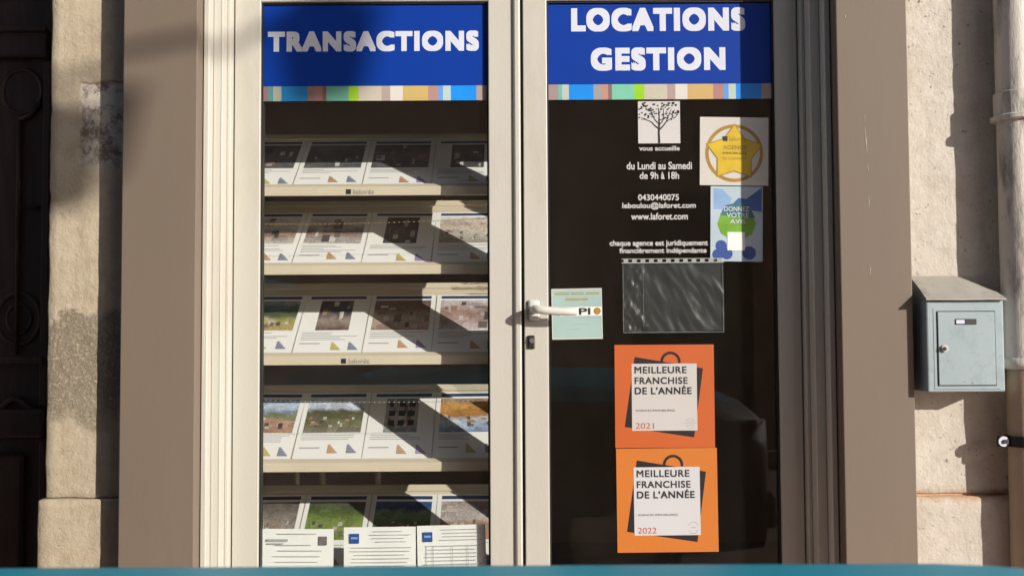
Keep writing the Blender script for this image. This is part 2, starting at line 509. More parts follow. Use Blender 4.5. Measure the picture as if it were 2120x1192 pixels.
def text(name, body, mat, parent, x, y, w, h, z, bold=0.0, spacing=1.0, align='C', extrude=0.0, heavy=0.0):
    """lettering fitted to a w x h box centred (or left aligned) at x, y of the parent"""
    w -= 2 * heavy * h; h0 = h; h -= 2 * heavy * h
    if align == 'L': x += heavy * h
    cu = bpy.data.curves.new('lettering', 'FONT')
    cu.body = body
    cu.size = 1.0
    cu.offset = bold
    cu.space_character = spacing
    cu.resolution_u = 6
    cu.extrude = extrude / (h / 0.73)
    tmp = bpy.data.objects.new('lettering_source', cu)
    C.objects.link(tmp)
    bpy.context.view_layer.update()
    me = bpy.data.meshes.new_from_object(tmp.evaluated_get(bpy.context.evaluated_depsgraph_get()))
    bpy.data.objects.remove(tmp, do_unlink=True)
    bpy.data.curves.remove(cu)
    xs = [v.co.x for v in me.vertices]; ys = [v.co.y for v in me.vertices]
    x0, x1, y0, y1 = min(xs), max(xs), min(ys), max(ys)
    sx, sy = w / (x1 - x0), h / (y1 - y0)
    for v in me.vertices:
        v.co.x = (v.co.x - x0) * sx + (x - w / 2 if align == 'C' else x)
        v.co.y = (v.co.y - y0) * sy + y - h / 2
        v.co.z *= sy
    if heavy > 0:
        co = [v.co.copy() for v in me.vertices]; fs = [list(p_.vertices) for p_ in me.polygons]
        V, Fc = [], []
        for q in range(9):
            dx, dy = heavy * h * (q % 3 - 1), heavy * h * (q // 3 - 1)
            b0 = len(V)
            V += [(c.x + dx, c.y + dy, c.z + q * 1.5e-5) for c in co]; Fc += [[b0 + i for i in f] for f in fs]
        me = bpy.data.meshes.new(name); me.from_pydata(V, [], Fc); me.update()
    me.materials.clear()
    me.materials.append(mat)
    o = link(bpy.data.objects.new(name, me), parent)
    o.location = (0, 0, z)
    return o
def stand_up(o, loc, tilt=90.0, roll=0.0, yaw=0.0):
    """tilt 90 = upright facing the street; smaller = leaning back"""
    o.matrix_world = (Matrix.Translation(loc) @ Matrix.Rotation(R(yaw), 4, 'Z') @ Matrix.Rotation(R(tilt), 4, 'X') @ Matrix.Rotation(R(roll), 4, 'Z'))
    return o
def px_rect(x0, y0, x1, y1, Y):
    a, b = at((x0 + x1) / 2, (y0 + y1) / 2, Y), None
    w = (at(x1, (y0 + y1) / 2, Y) - at(x0, (y0 + y1) / 2, Y)).length
    h = (at((x0 + x1) / 2, y0, Y) - at((x0 + x1) / 2, y1, Y)).length
    return a, w, h

# ================================================================== THE SETTING
tag(box('road', (-40, 40, -6.6, -1.47, -0.32, -0.13), M['asphalt']), kind='structure')
pav = tag(box('pavement', (-40, 40, -1.32, 6.0, -0.32, -0.012), M['kerb']), kind='structure')
slab_mesh = None
for i in range(-4, 5):                        # paving slabs by the door
    for j in range(2):
        o = box('paving_slab', (i * 0.6 - 0.297, i * 0.6 + 0.297, -1.31 + j * 0.6 + 0.004, -1.31 + (j + 1) * 0.6 - 0.004, -0.012, 0.0), M['slab'], pav, bevel=0.004)
for i in range(-5, 6):
    tag(box('kerb', (i * 1.0 - 0.495, i * 1.0 + 0.495, -1.469, -1.321, -0.33, -0.002), M['kerb'], bevel=0.012), kind='structure')
tag(box('far_pavement', (-40, 40, -40, -6.6, -0.32, 0.0), M['slab']), kind='structure')

# ---- shop room behind the glass
bm = bmesh.new()
bx(bm, -1.75, -1.70, 0.30, 2.5, -0.01, 2.7); bx(bm, 1.70, 1.75, 0.30, 2.5, -0.01, 2.7); bx(bm, -1.75, 1.75, 2.5, 2.55, -0.01, 2.7)
bx(bm, -1.70, -0.80, 0.30, 0.34, -0.01, 2.7); bx(bm, 0.83, 1.70, 0.30, 0.34, -0.01, 2.7)
tag(finish('shop_room_wall', bm, M['room']), kind='structure')
tag(box('shop_room_floor', (-1.70, 1.70, 0.10, 2.5, -0.008, 0.004), M['roomfloor']), kind='structure')
tag(box('shop_room_ceiling', (-1.75, 1.75, 0.10, 2.55, 2.7, 2.75), M['room']), kind='structure')

# ---- wall of the house round the shopfront
Y_ST = -0.085                                  # face of the stone
house = thing('house_front', 'pale rendered house wall above the shopfront', 'wall', (0, 0, 0))
box('wall', (-4.5, 4.5, -0.07, 0.30, 2.62, 6.2), M['render'], house)
box('wall', (-4.5, -2.35, -0.07, 0.30, 0.0, 2.617), M['render'], house)
box('wall', (1.52, 4.5, -0.07, 0.30, 0.0, 2.617), M['render'], house)
box('cornice', (-4.5, 4.5, -0.12, -0.073, 2.66, 2.72), M['stone_right'], house, bevel=0.006)

# ================================================================== LEFT STONE JAMB AND HOUSE DOOR
zpl = at(150, 1032, Y_ST).z
zp0, zp1 = at(200, 342, Y_ST).z, at(200, 172, Y_ST).z
xl = at(99, 596, Y_ST).x
xpatch = at(166, 260, Y_ST).x
M['stone_left2'] = stone_mat('limestone_warm_patched', A(206, 188, 158), A(160, 138, 110), A(196, 176, 146), 0.45, (0.785, 1.05), 0.45, 70, patch=(xpatch + 1.07, zp0, zp1))
jamb = thing('stone_jamb', 'warm limestone door jamb with a flaking whitish patch, beside the dark carved door', 'stone pillar', (-1.07, 0, 0))
worn_block('plinth', (xl - 0.012, -0.895, Y_ST - 0.016, 0.12, 0.0, zpl), M['stone_left'], jamb)
worn_block('shaft', (xl, -0.895, Y_ST, 0.12, zpl + 0.0015, 2.6), M['stone_left2'], jamb)
farjamb = thing('stone_jamb', 'limestone door jamb on the far left side of the carved door', 'stone pillar', (-2.3, 0, 0))
worn_block('shaft', (-2.35, -2.20, Y_ST, 0.12, 0.0, 2.6), M['stone_left'], farjamb, cuts=0.06)

YD = 0.16                                       # carved door in its deep recess
door = thing('carved_door', 'dark brown carved wooden house door in the deep shaded recess', 'door', (-1.7, YD, 0))
box('door_leaf', (-2.2, xl + 0.02, YD, YD + 0.05, 0.02, 2.6), M['wood'], door)
def zat(v): return at(50, v, YD).z
def xat(u): return at(u, 596, YD).x
box('rail', (-2.15, xat(100), YD - 0.030, YD - 0.001, zat(124), zat(66)), M['wood'], door, 0.008, 2)
box('moulding', (-2.15, xat(102), YD - 0.042, YD - 0.031, zat(74), zat(62)), M['wood'], door, 0.005, 2)
box('rail', (-2.15, xat(100), YD - 0.026, YD - 0.001, zat(905), zat(845)), M['wood'], door, 0.008, 2)
box('moulding', (-2.15, xat(102), YD - 0.040, YD - 0.027, zat(752), zat(738)), M['wood'], door, 0.005, 2)
box('stile', (xat(88), xat(106), YD - 0.018, YD - 0.001, zat(842), zat(127)), M['wood'], door, 0.005)
box('stile', (xat(90), xat(106), YD - 0.018, YD - 0.001, 0.05, zat(908)), M['wood'], door, 0.005)
bm = bmesh.new()
tube(bm, [(xat(38), YD - 0.008, zat(505)), (xat(38), YD - 0.008, zat(250)), ], 0.007, 8)
tube(bm, [(xat(38), YD - 0.008, zat(250)), (xat(60), YD - 0.008, zat(240)), (xat(80), YD - 0.008, zat(215))], 0.007, 8)
finish('moulding', bm, M['wood'], door, smooth=True)
bm = bmesh.new()
tube(bm, [(xat(38), YD - 0.008, zat(735)), (xat(38), YD - 0.008, zat(430)), (xat(80), YD - 0.008, zat(430))], 0.006, 8)
finish('moulding', bm, M['wood'], door, smooth=True)
def carved_ring(cx, cz, rx, rz, r):
    bm = bmesh.new()
    pts = [(cx + rx * math.cos(t * math.pi / 12), YD - 0.001, cz + rz * math.sin(t * math.pi / 12)) for t in range(25)]
    tube(bm, pts, r, 8, cap=False)
    finish('carved_ring', bm, M['wood'], door, smooth=True)
carved_ring(xat(40), zat(190), 0.055, 0.062, 0.006)
carved_ring(xat(40), zat(660), 0.060, 0.070, 0.007)
carved_ring(xat(40), zat(660), 0.034, 0.040, 0.005)
bm = bmesh.new()
pts = [(xat(-30 + i * 8), YD - 0.012, zat(838 + 14 * math.sin(i * 0.55))) for i in range(16)]
tube(bm, pts, 0.008, 8)
finish('carved_scroll', bm, M['wood'], door, smooth=True)
box('panel', (-2.1, xat(60), YD - 0.016, YD - 0.001, 0.1, zat(935)), M['wood'], door, 0.012)

# ================================================================== SHOPFRONT: pilasters and frame
Y_P = -0.155
pl0, pl1 = at(250, 596, Y_P).x, at(405, 596, Y_P).x
pr0, pr1 = at(1741, 596, Y_P).x, at(1889, 596, Y_P).x
p = thing('pilaster', 'smooth taupe painted pilaster left of the glass doors, next to the warm stone jamb', 'pilaster', ((pl0 + pl1) / 2, -0.05, 0), 'taupe pilasters either side of the shop doors')
box('shaft', (pl0, pl1, Y_P, 0.10, 0.12, 2.25), M['taupe'], p, 0.0025, 2)
box('base', (pl0 - 0.006, pl1 + 0.004, Y_P - 0.012, 0.10, 0.0, 0.119), M['taupe'], p, 0.003, 2)
p = thing('pilaster', 'scratched taupe painted pilaster between the glass doors and the mailbox', 'pilaster', ((pr0 + pr1) / 2, -0.05, 0), 'taupe pilasters either side of the shop doors')
sh = box('shaft', (pr0, pr1, Y_P, 0.10, 0.12, 2.25), M['taupe'], p, 0.0025, 2)
box('base', (pr0 - 0.004, pr1 + 0.006, Y_P - 0.012, 0.10, 0.0, 0.119), M['taupe'], p, 0.003, 2)
# pale scratches in the paint
for (x0, y0, x1, y1, w) in ((1790, 262, 1795, 318, 2.2), (1791, 285, 1793, 300, 2.5), (1748, 30, 1750, 38, 3), (1798, 405, 1799, 430, 1.6), (1800, 545, 1802, 570, 1.8), (1795, 340, 1798, 356, 1.4), (1789, 238, 1791, 252, 1.4)):
    bm = bmesh.new()
    q0, q1 = at(x0, y0, Y_P), at(x1, y1, Y_P)
    tube(bm, [q0 - Vector((0, 0.0001, 0)), (q0 + q1) / 2 - Vector((-0.0006, 0.0001, 0)), q1 - Vector((0, 0.0001, 0))], [0.0002, w * 0.0005, 0.0002], 6)
    finish('scratch', bm, M['cream'], sh)
fascia = thing('shop_fascia', 'taupe fascia board over the glass doors', 'fascia', (0, 0, 2.25))
box('board', (pl0 - 0.02, pr1 + 0.02, Y_P - 0.004, 0.10, 2.253, 2.60), M['taupe'], fascia, 0.004)

lx = at(483, 596, 0).x; rx = at(1658, 596, 0).x   # outer edges of the two leaves
ztop = at(775, 3, 0).z                            # top of the glass
frame = thing('door_frame', 'cream moulded fixed frame around the glass double door', 'door frame', (0, 0, 0))
def jamb_profile(sgn, xi, xo):
    w = abs(xo - xi) - 0.002
    f = w / 0.0545
    pts = [(0, 0.055), (0, -0.026), (0.0016, -0.030), (0.0085, -0.030), (0.010, -0.028), (0.010, -0.071), (0.0125, -0.075),
           (0.0150, -0.0735), (0.0350, -0.0745), (0.0375, -0.072), (0.0375, -0.106), (0.0405, -0.110), (0.0525, -0.110), (0.0545, -0.108), (0.0545, 0.055)]
    return [(xi + sgn * a * f, y) for a, y in pts]
for sgn, xi, xo in ((-1, lx - 0.003, pl1), (1, rx + 0.003, pr0)):
    bm = bmesh.new()
    prism(bm, jamb_profile(sgn, xi, xo), 0.0, 2.2)
    finish('moulded_jamb', bm, M['cream'], frame)
box('head', (lx - 0.002, rx + 0.002, -0.09, 0.05, 2.06, 2.2), M['cream'], frame, 0.004)
box('threshold', (lx, rx, -0.06, 0.06, 0.0, 0.024), M['chrome'], frame, 0.004)

# ================================================================== THE TWO GLASS LEAVES
YG = 0.018                                        # outer face of the panes
gl0, gl1 = at(537, 596, 0).x, at(1013, 596, 0).x
gr0, gr1 = at(1135, 596, 0).x, at(1611, 596, 0).x
seam0, seam1 = at(1079.5, 596, 0).x, at(1085.5, 596, 0).x
def leaf(label, x0, x1, g0, g1):
    t = thing('glass_door', label, 'door', ((x0 + x1) / 2, 0, 0.03), 'two leaves of the shop door')
    box('stile', (x0, g0, 0, 0.05, 0.03, 2.05), M['cream'], t, 0.0022, 2)
    box('stile', (g1, x1, 0, 0.05, 0.03, 2.05), M['cream'], t, 0.0022, 2)
    box('top_rail', (g0 - 0.001, g1 + 0.001, 0.0012, 0.049, ztop, 2.049), M['cream'], t, 0.002)
    box('bottom_rail', (g0 - 0.001, g1 + 0.001, 0.0012, 0.049, 0.031, 0.24), M['cream'], t, 0.002)
    gw = 0.0045
    bm = bmesh.new()
    bx(bm, g0, g0 + gw, 0.008, 0.034, 0.24, ztop); bx(bm, g1 - gw, g1, 0.008, 0.034, 0.24, ztop)
    bx(bm, g0 + gw, g1 - gw, 0.008, 0.034, ztop - gw, ztop); bx(bm, g0 + gw, g1 - gw, 0.008, 0.034, 0.24, 0.24 + gw)
    finish('gasket', bm, M['black'], t)
    box('glass_pane', (g0 + 0.001, g1 - 0.001, YG, YG + 0.006, 0.241, ztop - 0.001), M['glass'], t)
    return t
left_leaf = leaf('cream framed glass door with blue TRANSACTIONS panel, showing the listing trays', lx, seam0, gl0, gl1)
right_leaf = leaf('cream framed glass door with the lever handle and stickers', seam1, rx, gr0, gr1)
# cover strip on the meeting stile
xa0, xa1 = at(1064, 596, 0).x, at(1079.2, 596, 0).x
bm = bmesh.new()
prism(bm, [(xa0, -0.0003), (xa0 + 0.003, -0.007), (xa0 + 0.006, -0.009), (xa1 - 0.004, -0.009), (xa1, -0.006), (xa1, -0.0003)], 0.03, 2.05)
finish('cover_strip', bm, M['cream'], left_leaf)
box('seam_seal', (seam0 + 0.0005, seam1 - 0.0005, 0.012, 0.04, 0.03, 2.05), M['black'], left_leaf)

# lever handle
hc = at(1106, 641, 0)
bm = bmesh.new()
tipx = at(1195, 645, -0.055).x
zl = at(1150, 645, -0.055).z
path = [(hc.x, 0.004, hc.z), (hc.x, -0.022, hc.z), (hc.x, -0.042, hc.z), (hc.x + 0.004, -0.052, hc.z - 0.0003), (hc.x + 0.013, -0.056, hc.z - 0.001),
        (hc.x + 0.03, -0.056, (hc.z + zl) / 2), (tipx - 0.03, -0.055, zl), (tipx - 0.004, -0.054, zl), (tipx, -0.0535, zl)]
tube(bm, path, [0.0110, 0.0110, 0.0110, 0.0112, 0.0110, 0.0106, 0.0102, 0.0100, 0.0080], 14)
lever = finish('lever_handle', bm, M['handle'], right_leaf, smooth=True)
bm = bmesh.new()
bx(bm, hc.x - 0.0150, hc.x + 0.0150, -0.0085, -0.0004, hc.z - 0.029, hc.z + 0.026, 0.006, 3)
finish('rosette', bm, M['handle'], lever, smooth=True)
kc = at(1100, 708, 0)
esc = box('lock_escutcheon', (kc.x - 0.0095, kc.x + 0.0095, -0.006, -0.0004, kc.z - 0.0175, kc.z + 0.0175), M['brass'], right_leaf, 0.003, 2)
bm = bmesh.new()
tube(bm, [(kc.x + 0.001, -0.0066, kc.z + 0.004), (kc.x + 0.001, -0.0095, kc.z + 0.004)], 0.0065, 12)
finish('lock_cylinder', bm, M['chrome'], esc)

# ================================================================== BLUE SIGN PANELS
YS = YG - 0.003
STRIPE_L = [(537, 556, (150, 118, 110)), (556, 566, (96, 150, 150)), (566, 583, (176, 180, 160)), (583, 637, (38, 132, 190)), (637, 652, (150, 120, 110)),
            (652, 668, (172, 122, 108)), (668, 676, (128, 96, 90)), (676, 722, (112, 176, 148)), (722, 742, (166, 210, 52)), (742, 790, (208, 196, 172)),
            (790, 808, (186, 166, 152)), (808, 834, (232, 222, 208)), (834, 886, (214, 182, 110)), (886, 907, (190, 146, 134)), (907, 917, (112, 166, 226)),
            (917, 933, (196, 214, 206)), (933, 986, (26, 150, 240)), (986, 1008, (184, 160, 148))]
STRIPE_R = [(1133, 1155, (170, 146, 142)), (1155, 1163, (120, 190, 170)), (1163, 1177, (196, 202, 188)), (1177, 1228, (26, 144, 232)), (1228, 1243, (164, 160, 160)),
            (1243, 1258, (196, 150, 128)), (1258, 1266, (146, 112, 106)), (1266, 1312, (130, 202, 168)), (1312, 1333, (160, 212, 40)), (1333, 1380, (208, 196, 172)),
            (1380, 1397, (184, 160, 148)), (1397, 1422, (228, 220, 204)), (1422, 1475, (214, 176, 112)), (1475, 1497, (184, 132, 124)), (1497, 1507, (104, 160, 226)),
            (1507, 1522, (196, 208, 190)), (1522, 1575, (26, 144, 236)), (1575, 1598, (184, 160, 148))]
def sign(label, x0, x1, y0, y1, ys1, stripes, words):
    c, w, h = px_rect(x0, y0, x1, y1, YS)
    o = plate('shop_sign', w, h, M['blue'], 0.0012)
    tag(o, label, 'sign', 'blue panels at the top of the doors')
    stand_up(o, c)
    k = w / (x1 - x0)
    mx_, my_ = (x0 + x1) / 2, (y0 + y1) / 2
    for (a, b, col) in stripes:
        nm = 'band_%d_%d_%d' % col
        m = paint(nm, A(*col), 0.4, 0.05, 12)
        polyplate('colour_band', [rect(((a + b) / 2 - mx_) * k, (my_ - (y1 + ys1) / 2) * k, (b - a) * k, (ys1 - y1) * k)], m, o, 0.0)
    for (body, a, b, t, bt) in words:
        text('lettering', body, M['white'], o, ((a + b) / 2 - mx_) * k, (my_ - (t + bt) / 2) * k, (b - a) * k, (bt - t) * k, 0.0010, heavy=0.085, spacing=1.19)
    return o
sign('blue panel reading TRANSACTIONS with a multicoloured stripe below', 540, 1008, 11, 178, 210, STRIPE_L, [('TRANSACTIONS', 554, 992, 64, 108)])
sign('blue panel reading LOCATIONS GESTION with a multicoloured stripe below', 1132, 1600, 8, 174, 207, STRIPE_R, [('LOCATIONS', 1182, 1544, 15, 66), ('GESTION', 1222, 1502, 98, 148)])

# ================================================================== VINYL ON THE RIGHT PANE
YV = YG - 0.0012
def lettering(label, lines, mat=M['vinyl'], bold=0.012):
    cx = sum((l[1] + l[2]) / 2 for l in lines) / len(lines); cy = sum((l[3] + l[4]) / 2 for l in lines) / len(lines)
    e = thing('window_lettering', label, 'lettering', (0, 0, 0))
    stand_up(e, at(cx, cy, YV))
    k = CAM_D / F_PX * (1 + YV / CAM_D)
    for (body, a, b, t, bt) in lines:
        text('lettering', body, mat, e, ((a + b) / 2 - cx) * k, (cy - (t + bt) / 2) * k, (b - a) * k, (bt - t) * k, 0.0, heavy=0.025)
    return e
lettering('white opening hours lettering du Lundi au Samedi de 9h à 18h', [('du Lundi au Samedi', 1297, 1433, 335, 351), ('de 9h à 18h', 1324, 1406, 356, 371)])
lettering('white telephone, email and web address lettering', [('0430440075', 1321, 1406, 402, 415), ('leboulou@laforet.com', 1288, 1441, 419, 434), ('www.laforet.com', 1306, 1424, 441, 455)])
lettering('small white legal notice lettering above the plastic pocket', [('chaque agence est juridiquement', 1262, 1466, 497, 512), ('financièrement indépendante', 1282, 1463, 513, 527)])
c, w, h = px_rect(1321, 210, 1408, 297, YV)
tree = plate('tree_emblem', w, h, M['vinyl'], 0.0004)
stand_up(tree, c)
tag(tree, 'white square emblem of a leafy black tree with caption below', 'emblem')
rnd = random.Random(3)
k = w / 87.0
tr = []
def limb(pts, ws):
    for (a, b, w0, w1) in zip(pts, pts[1:], ws, ws[1:]):
        d = Vector((b[0] - a[0], b[1] - a[1])).normalized(); q = Vector((-d.y, d.x))
        tr.append([(a[0] * k + q.x * w0 * k, a[1] * k + q.y * w0 * k), (a[0] * k - q.x * w0 * k, a[1] * k - q.y * w0 * k),
                   (b[0] * k - q.x * w1 * k, b[1] * k - q.y * w1 * k), (b[0] * k + q.x * w1 * k, b[1] * k + q.y * w1 * k)])
limb([(0, -43.4), (-0.8, -22), (0, -6), (0.4, 14), (-1, 30)], [2.2, 2.0, 1.7, 1.0, 0.6])
limb([(0, -16), (8, -8), (15, 1), (25, 8), (36, 12)], [1.5, 1.3, 1.0, 0.7, 0.4])
limb([(0, -14), (-9, -7), (-16, 1), (-28, 6), (-37, 10)], [1.4, 1.2, 0.9, 0.6, 0.4])
limb([(0, -6), (7, 2), (10, 14), (9, 28)], [1.1, 0.9, 0.7, 0.4])
limb([(0, -4), (-9, 6), (-14, 18), (-20, 30)], [1.0, 0.8, 0.6, 0.4])
limb([(15, 1), (20, 14), (26, 28)], [0.9, 0.7, 0.4])
polyplate('tree_trunk', tr, M['inkdark'], tree, 0.0009)
lv = []
for i in range(95):
    x, y = rnd.uniform(-41, 41), rnd.uniform(5, 41)
    if y < 6 + (abs(x) - 20) * 0.15 and rnd.random() < 0.8: continue
    s = rnd.uniform(1.0, 2.6)
    if y > 36: s *= 1.35
    lv.append(disc(x * k, y * k, s * k, s * k * rnd.uniform(0.6, 1.0), 7, rnd.random() * 3))
o = polyplate('leaf_cluster', lv, M['inkdark'], tree, 0.0011); o['kind'] = 'stuff'
text('caption', 'vous accueille', M['vinyl'], tree, 0, -54 * k, 84 * k, 10 * k, 0.0, bold=0.02)

# ================================================================== STICKERS AND CARDS ON THE RIGHT PANE
# gold star award sticker
c, w, h = px_rect(1449, 243, 1591, 384, YV)
o = plate('award_sticker', w, h, M['offwhite'], 0.0006)
tag(o, 'square white sticker with a gold ringed star, top right of the pane', 'sticker')
stand_up(o, c, roll=-1.0)
k = w / 142.0
polyplate('gold_ring', ring_quads(0, -4 * k, 53 * k, 60 * k, k=36), M['goldd'], o, 0.0006)
def star(r0, r1, cx=0, cy=0):
    return [(cx + (r0 if i % 2 == 0 else r1) * math.cos(math.pi / 2 + i * math.pi / 5), cy + (r0 if i % 2 == 0 else r1) * math.sin(math.pi / 2 + i * math.pi / 5)) for i in range(10)]
def starfan(r0, r1, cy):
    s = star(r0, r1, 0, cy)
    return [[(0, cy), s[i], s[(i + 1) % 10]] for i in range(10)]
polyplate('star_edge', starfan(62 * k, 38 * k, -4 * k), M['goldd'], o, 0.0009)
polyplate('star', starfan(58 * k, 36 * k, -4 * k), M['gold'], o, 0.0012)
polyplate('logo_square', [rect(-19 * k, 26 * k, 10 * k, 10 * k)], M['inkdark'], o, 0.0015)
text('lettering', 'laforêt', M['goldd'], o, 7 * k, 26 * k, 34 * k, 9 * k, 0.0015)
text('lettering', 'AGENCE', M['goldd'], o, 1 * k, 8 * k, 50 * k, 9 * k, 0.0015, bold=0.02)
text('lettering', 'IMMOBILIERE', M['inkdark'], o, 1 * k, -4 * k, 50 * k, 5 * k, 0.0015)
text('lettering', 'DE CONFIANCE', M['goldd'], o, 1 * k, -15 * k, 50 * k, 6 * k, 0.0015)

# review flyer (its code square stays blank)
c, w, h = px_rect(1471, 386, 1579, 541, YV + 0.0006)
o = plate('review_flyer', w, h, paint('flyer_ground', A(188, 202, 206), 0.5, 0.08, 12), 0.0004)
tag(o, 'tall blue and green flyer asking for a review, below the gold star sticker', 'flyer')
stand_up(o, c, roll=-1.0)
k = w / 108.0
mblue = paint('flyer_blue', A(70, 100, 160), 0.4, 0.15, 20); mlb = paint('flyer_pale_blue', A(150, 180, 214), 0.4, 0.1, 20)
mgr = paint('flyer_green', A(120, 170, 50), 0.4, 0.2, 25); mteal = paint('flyer_teal', A(64, 120, 120), 0.4, 0.15, 20)
polyplate('pale_shape', [[(-48 * k, 30 * k), (-20 * k, 30 * k), (-10 * k, 52 * k), (-30 * k, 72 * k), (-48 * k, 74 * k)]], mlb, o, 0.0003)
polyplate('blue_shape', [[(-6 * k, 44 * k), (4 * k, 54 * k), (20 * k, 52 * k), (52 * k, 76 * k), (52 * k, 25 * k), (20 * k, 30 * k)]], mblue, o, 0.0004)
polyplate('green_shape', [disc(0, 0, 40 * k, 34 * k, 10)], mgr, o, 0.0006)
polyplate('teal_shape', [[(-34 * k, 18 * k), (-24 * k, 38 * k), (6 * k, 46 * k), (30 * k, 32 * k), (38 * k, 12 * k)]], mteal, o, 0.0008)
text('lettering', 'DONNEZ', M['white'], o, 0, 31 * k, 52 * k, 10 * k, 0.0011, bold=0.01)
text('lettering', 'VOTRE', M['white'], o, 2 * k, 18 * k, 46 * k, 10 * k, 0.0011, bold=0.01)
text('lettering', 'AVIS', M['white'], o, 2 * k, 5 * k, 32 * k, 9 * k, 0.0011, bold=0.01)
polyplate('blank_code_square', [rect(-1 * k, -36 * k, 36 * k, 38 * k)], M['paper2'], o, 0.0011)
mnb = paint('flyer_navy', A(60, 86, 150), 0.4, 0.08, 20)
for (bx_, by_, br_, bz_) in ((-32, -46, 12, 0.0003), (-20, -62, 12, 0.0005), (-38, -64, 12, 0.0007), (26, -60, 14, 0.0005)):
    polyplate('blue_dot', [disc(bx_ * k, by_ * k, br_ * k)], mnb, o, bz_)

# mint card behind the handle
c, w, h = px_rect(1142, 597, 1247, 702, YV)
o = plate('membership_card', w, h, M['mint'], 0.0006)
tag(o, 'square mint card reading PI beside the lever handle', 'card')
stand_up(o, c, roll=0.8)
k = w / 105.0
polyplate('border', [rect(0, 51 * k, 104 * k, 2.6 * k), rect(0, -51 * k, 104 * k, 2.6 * k), rect(-51 * k, 0, 2 * k, 100 * k), rect(51 * k, 0, 2 * k, 100 * k)], M['offwhite'], o, 0.0005)
mochre = paint('card_ochre_ink', A(176, 158, 110), 0.5, 0.1)
for (wx_, wy_, ww_, wh_) in ((-30, 42, 30, 4), (2, 42, 26, 4), (33, 42, 28, 4), (-8, 30, 30, 4.5), (16, 30, 14, 4.5)):
    polyplate('print_word', [rect(wx_ * k, wy_ * k, ww_ * k, wh_ * k)], mochre, o, 0.0006)
polyplate('white_strip', [rect(8 * k, 5 * k, 86 * k, 18 * k)], M['paper2'], o, 0.0006)
text('lettering', 'PI', M['inkdark'], o, 16 * k, 5 * k, 24 * k, 14 * k, 0.0010, heavy=0.06)
polyplate('gold_seal', [disc(42 * k, 5 * k, 7.5 * k)], M['goldd'], o, 0.0010)
polyplate('text_lines', [rect(20 * k, -8 * k, 58 * k, 1.4 * k), rect(5 * k, -22 * k, 40 * k, 1.2 * k), rect(-8 * k, -32 * k, 30 * k, 1.4 * k)], M['ink'], o, 0.0006)

# two orange award stickers
def award(label, x0, y0, x1, y1, mat, note, year, roll, paperz=0.0):
    c, w, h = px_rect(x0, y0, x1, y1, YV)
    o = plate('award_sticker', w, h, mat, 0.0006)
    tag(o, label, 'sticker', 'orange franchise award stickers')
    stand_up(o, c, roll=roll)
    k = w / 206.0
    P = lambda x, y: ((x - 103) * k, (107 - y) * k)
    polyplate('shopping_bag', [[P(42, 26), P(183, 50), P(163, 192), P(20, 170)]], M['bagblack'], o, 0.0006)
    hx, hy = P(116, 36)
    polyplate('bag_handle', ring_quads(hx, hy, 15.5 * k, 21 * k, -0.15, math.pi + 0.1, 16), M['bagblack'], o, 0.0007)
    a, b = P(35, 40), P(170, 178)
    polyplate('white_note', [rect((a[0] + b[0]) / 2, (a[1] + b[1]) / 2, b[0] - a[0], a[1] - b[1])], note, o, 0.0009)
    for s, t, ww in (('MEILLEURE', 53, 108), ('FRANCHISE', 75, 110), ('DE L\u2019ANNÉE', 96, 118)):
        xx, yy = P(41, t)
        hh = 14.5 * k
        if 'É' in s: hh *= 1.27; yy += 1.9 * k
        text('lettering', s, M['inkdark'], o, xx, yy, ww * k, hh, 0.0012, heavy=0.035, align='L', spacing=1.10)
    xx, yy = P(42, 136)
    text('lettering', 'AGENCES IMMOBILIÈRES', M['inkdark'], o, xx, yy, 82 * k, 5 * k, 0.0012, align='L')
    xx, yy = P(42, 168)
    text('lettering', year, M['red'], o, xx, yy, 38 * k, 12 * k, 0.0012, align='L')
    xx, yy = P(155, 163)
    return o, k, xx, yy
o, k, ex, ey = award('orange sticker with black bag and white note dated 2021', 1273, 713, 1479, 926, M['orange'], M['note'], '2021', 0.0)
polyplate('round_emblem', ring_quads(ex, ey, 9 * k, 10.2 * k, 0.4, 2.7) + ring_quads(ex, ey, 9 * k, 10.2 * k, 3.6, 5.8) + [rect(ex, ey, 26 * k, 1.2 * k), rect(ex, ey + 4 * k, 14 * k, 1.0 * k), rect(ex, ey - 4 * k, 14 * k, 1.0 * k)], M['ink'], o, 0.0012)
o, k, ex, ey = award('amber orange sticker with black bag and white note dated 2022', 1277, 927, 1486, 1142, M['amber'], M['note2'], '2022', 0.3)
polyplate('round_emblem', ring_quads(ex, ey + 2 * k, 9 * k, 10.4 * k, 0.2, 2.9) + ring_quads(ex, ey - 2 * k, 9 * k, 10.4 * k, 3.4, 6.1) + [rect(ex, ey, 10 * k, 2 * k)], M['ink'], o, 0.0012)

# empty clear plastic pocket taped to the glass
c, w, h = px_rect(1289, 546, 1498, 686, YV - 0.002)
bm = bmesh.new()
nx, ny = 56, 40
rows = []
for j in range(ny + 1):
    row = []
    for i in range(nx + 1):
        u, v = i / nx, j / ny
        x = (u - 0.5) * w * (1 + 0.006 * math.sin(v * 5)); y = (v - 0.5) * h - 0.004 * (1 - u) * (1 - v) + 0.002 * math.sin(u * 9) * (1 - v)
        f = Vector((u * 3 + v * 2.0, v * 1.2 - u * 0.3, 0.3))
        z = 0.0030 * noise.noise(f * 2.2) + 0.0020 * noise.noise(Vector((u * 18 + v * 7, v * 3 - u * 2, 4.0)))
        if u < 0.22: z += 0.0035 * noise.noise(Vector((u * 40, v * 16, 2.0)))
        row.append(bm.verts.new((x, y, z)))
    rows.append(row)
for j in range(ny):
    for i in range(nx):
        bm.faces.new((rows[j][i], rows[j][i + 1], rows[j + 1][i + 1], rows[j + 1][i]))
po = finish('plastic_pocket', bm, M['sleeve'], None, smooth=True, local=True)
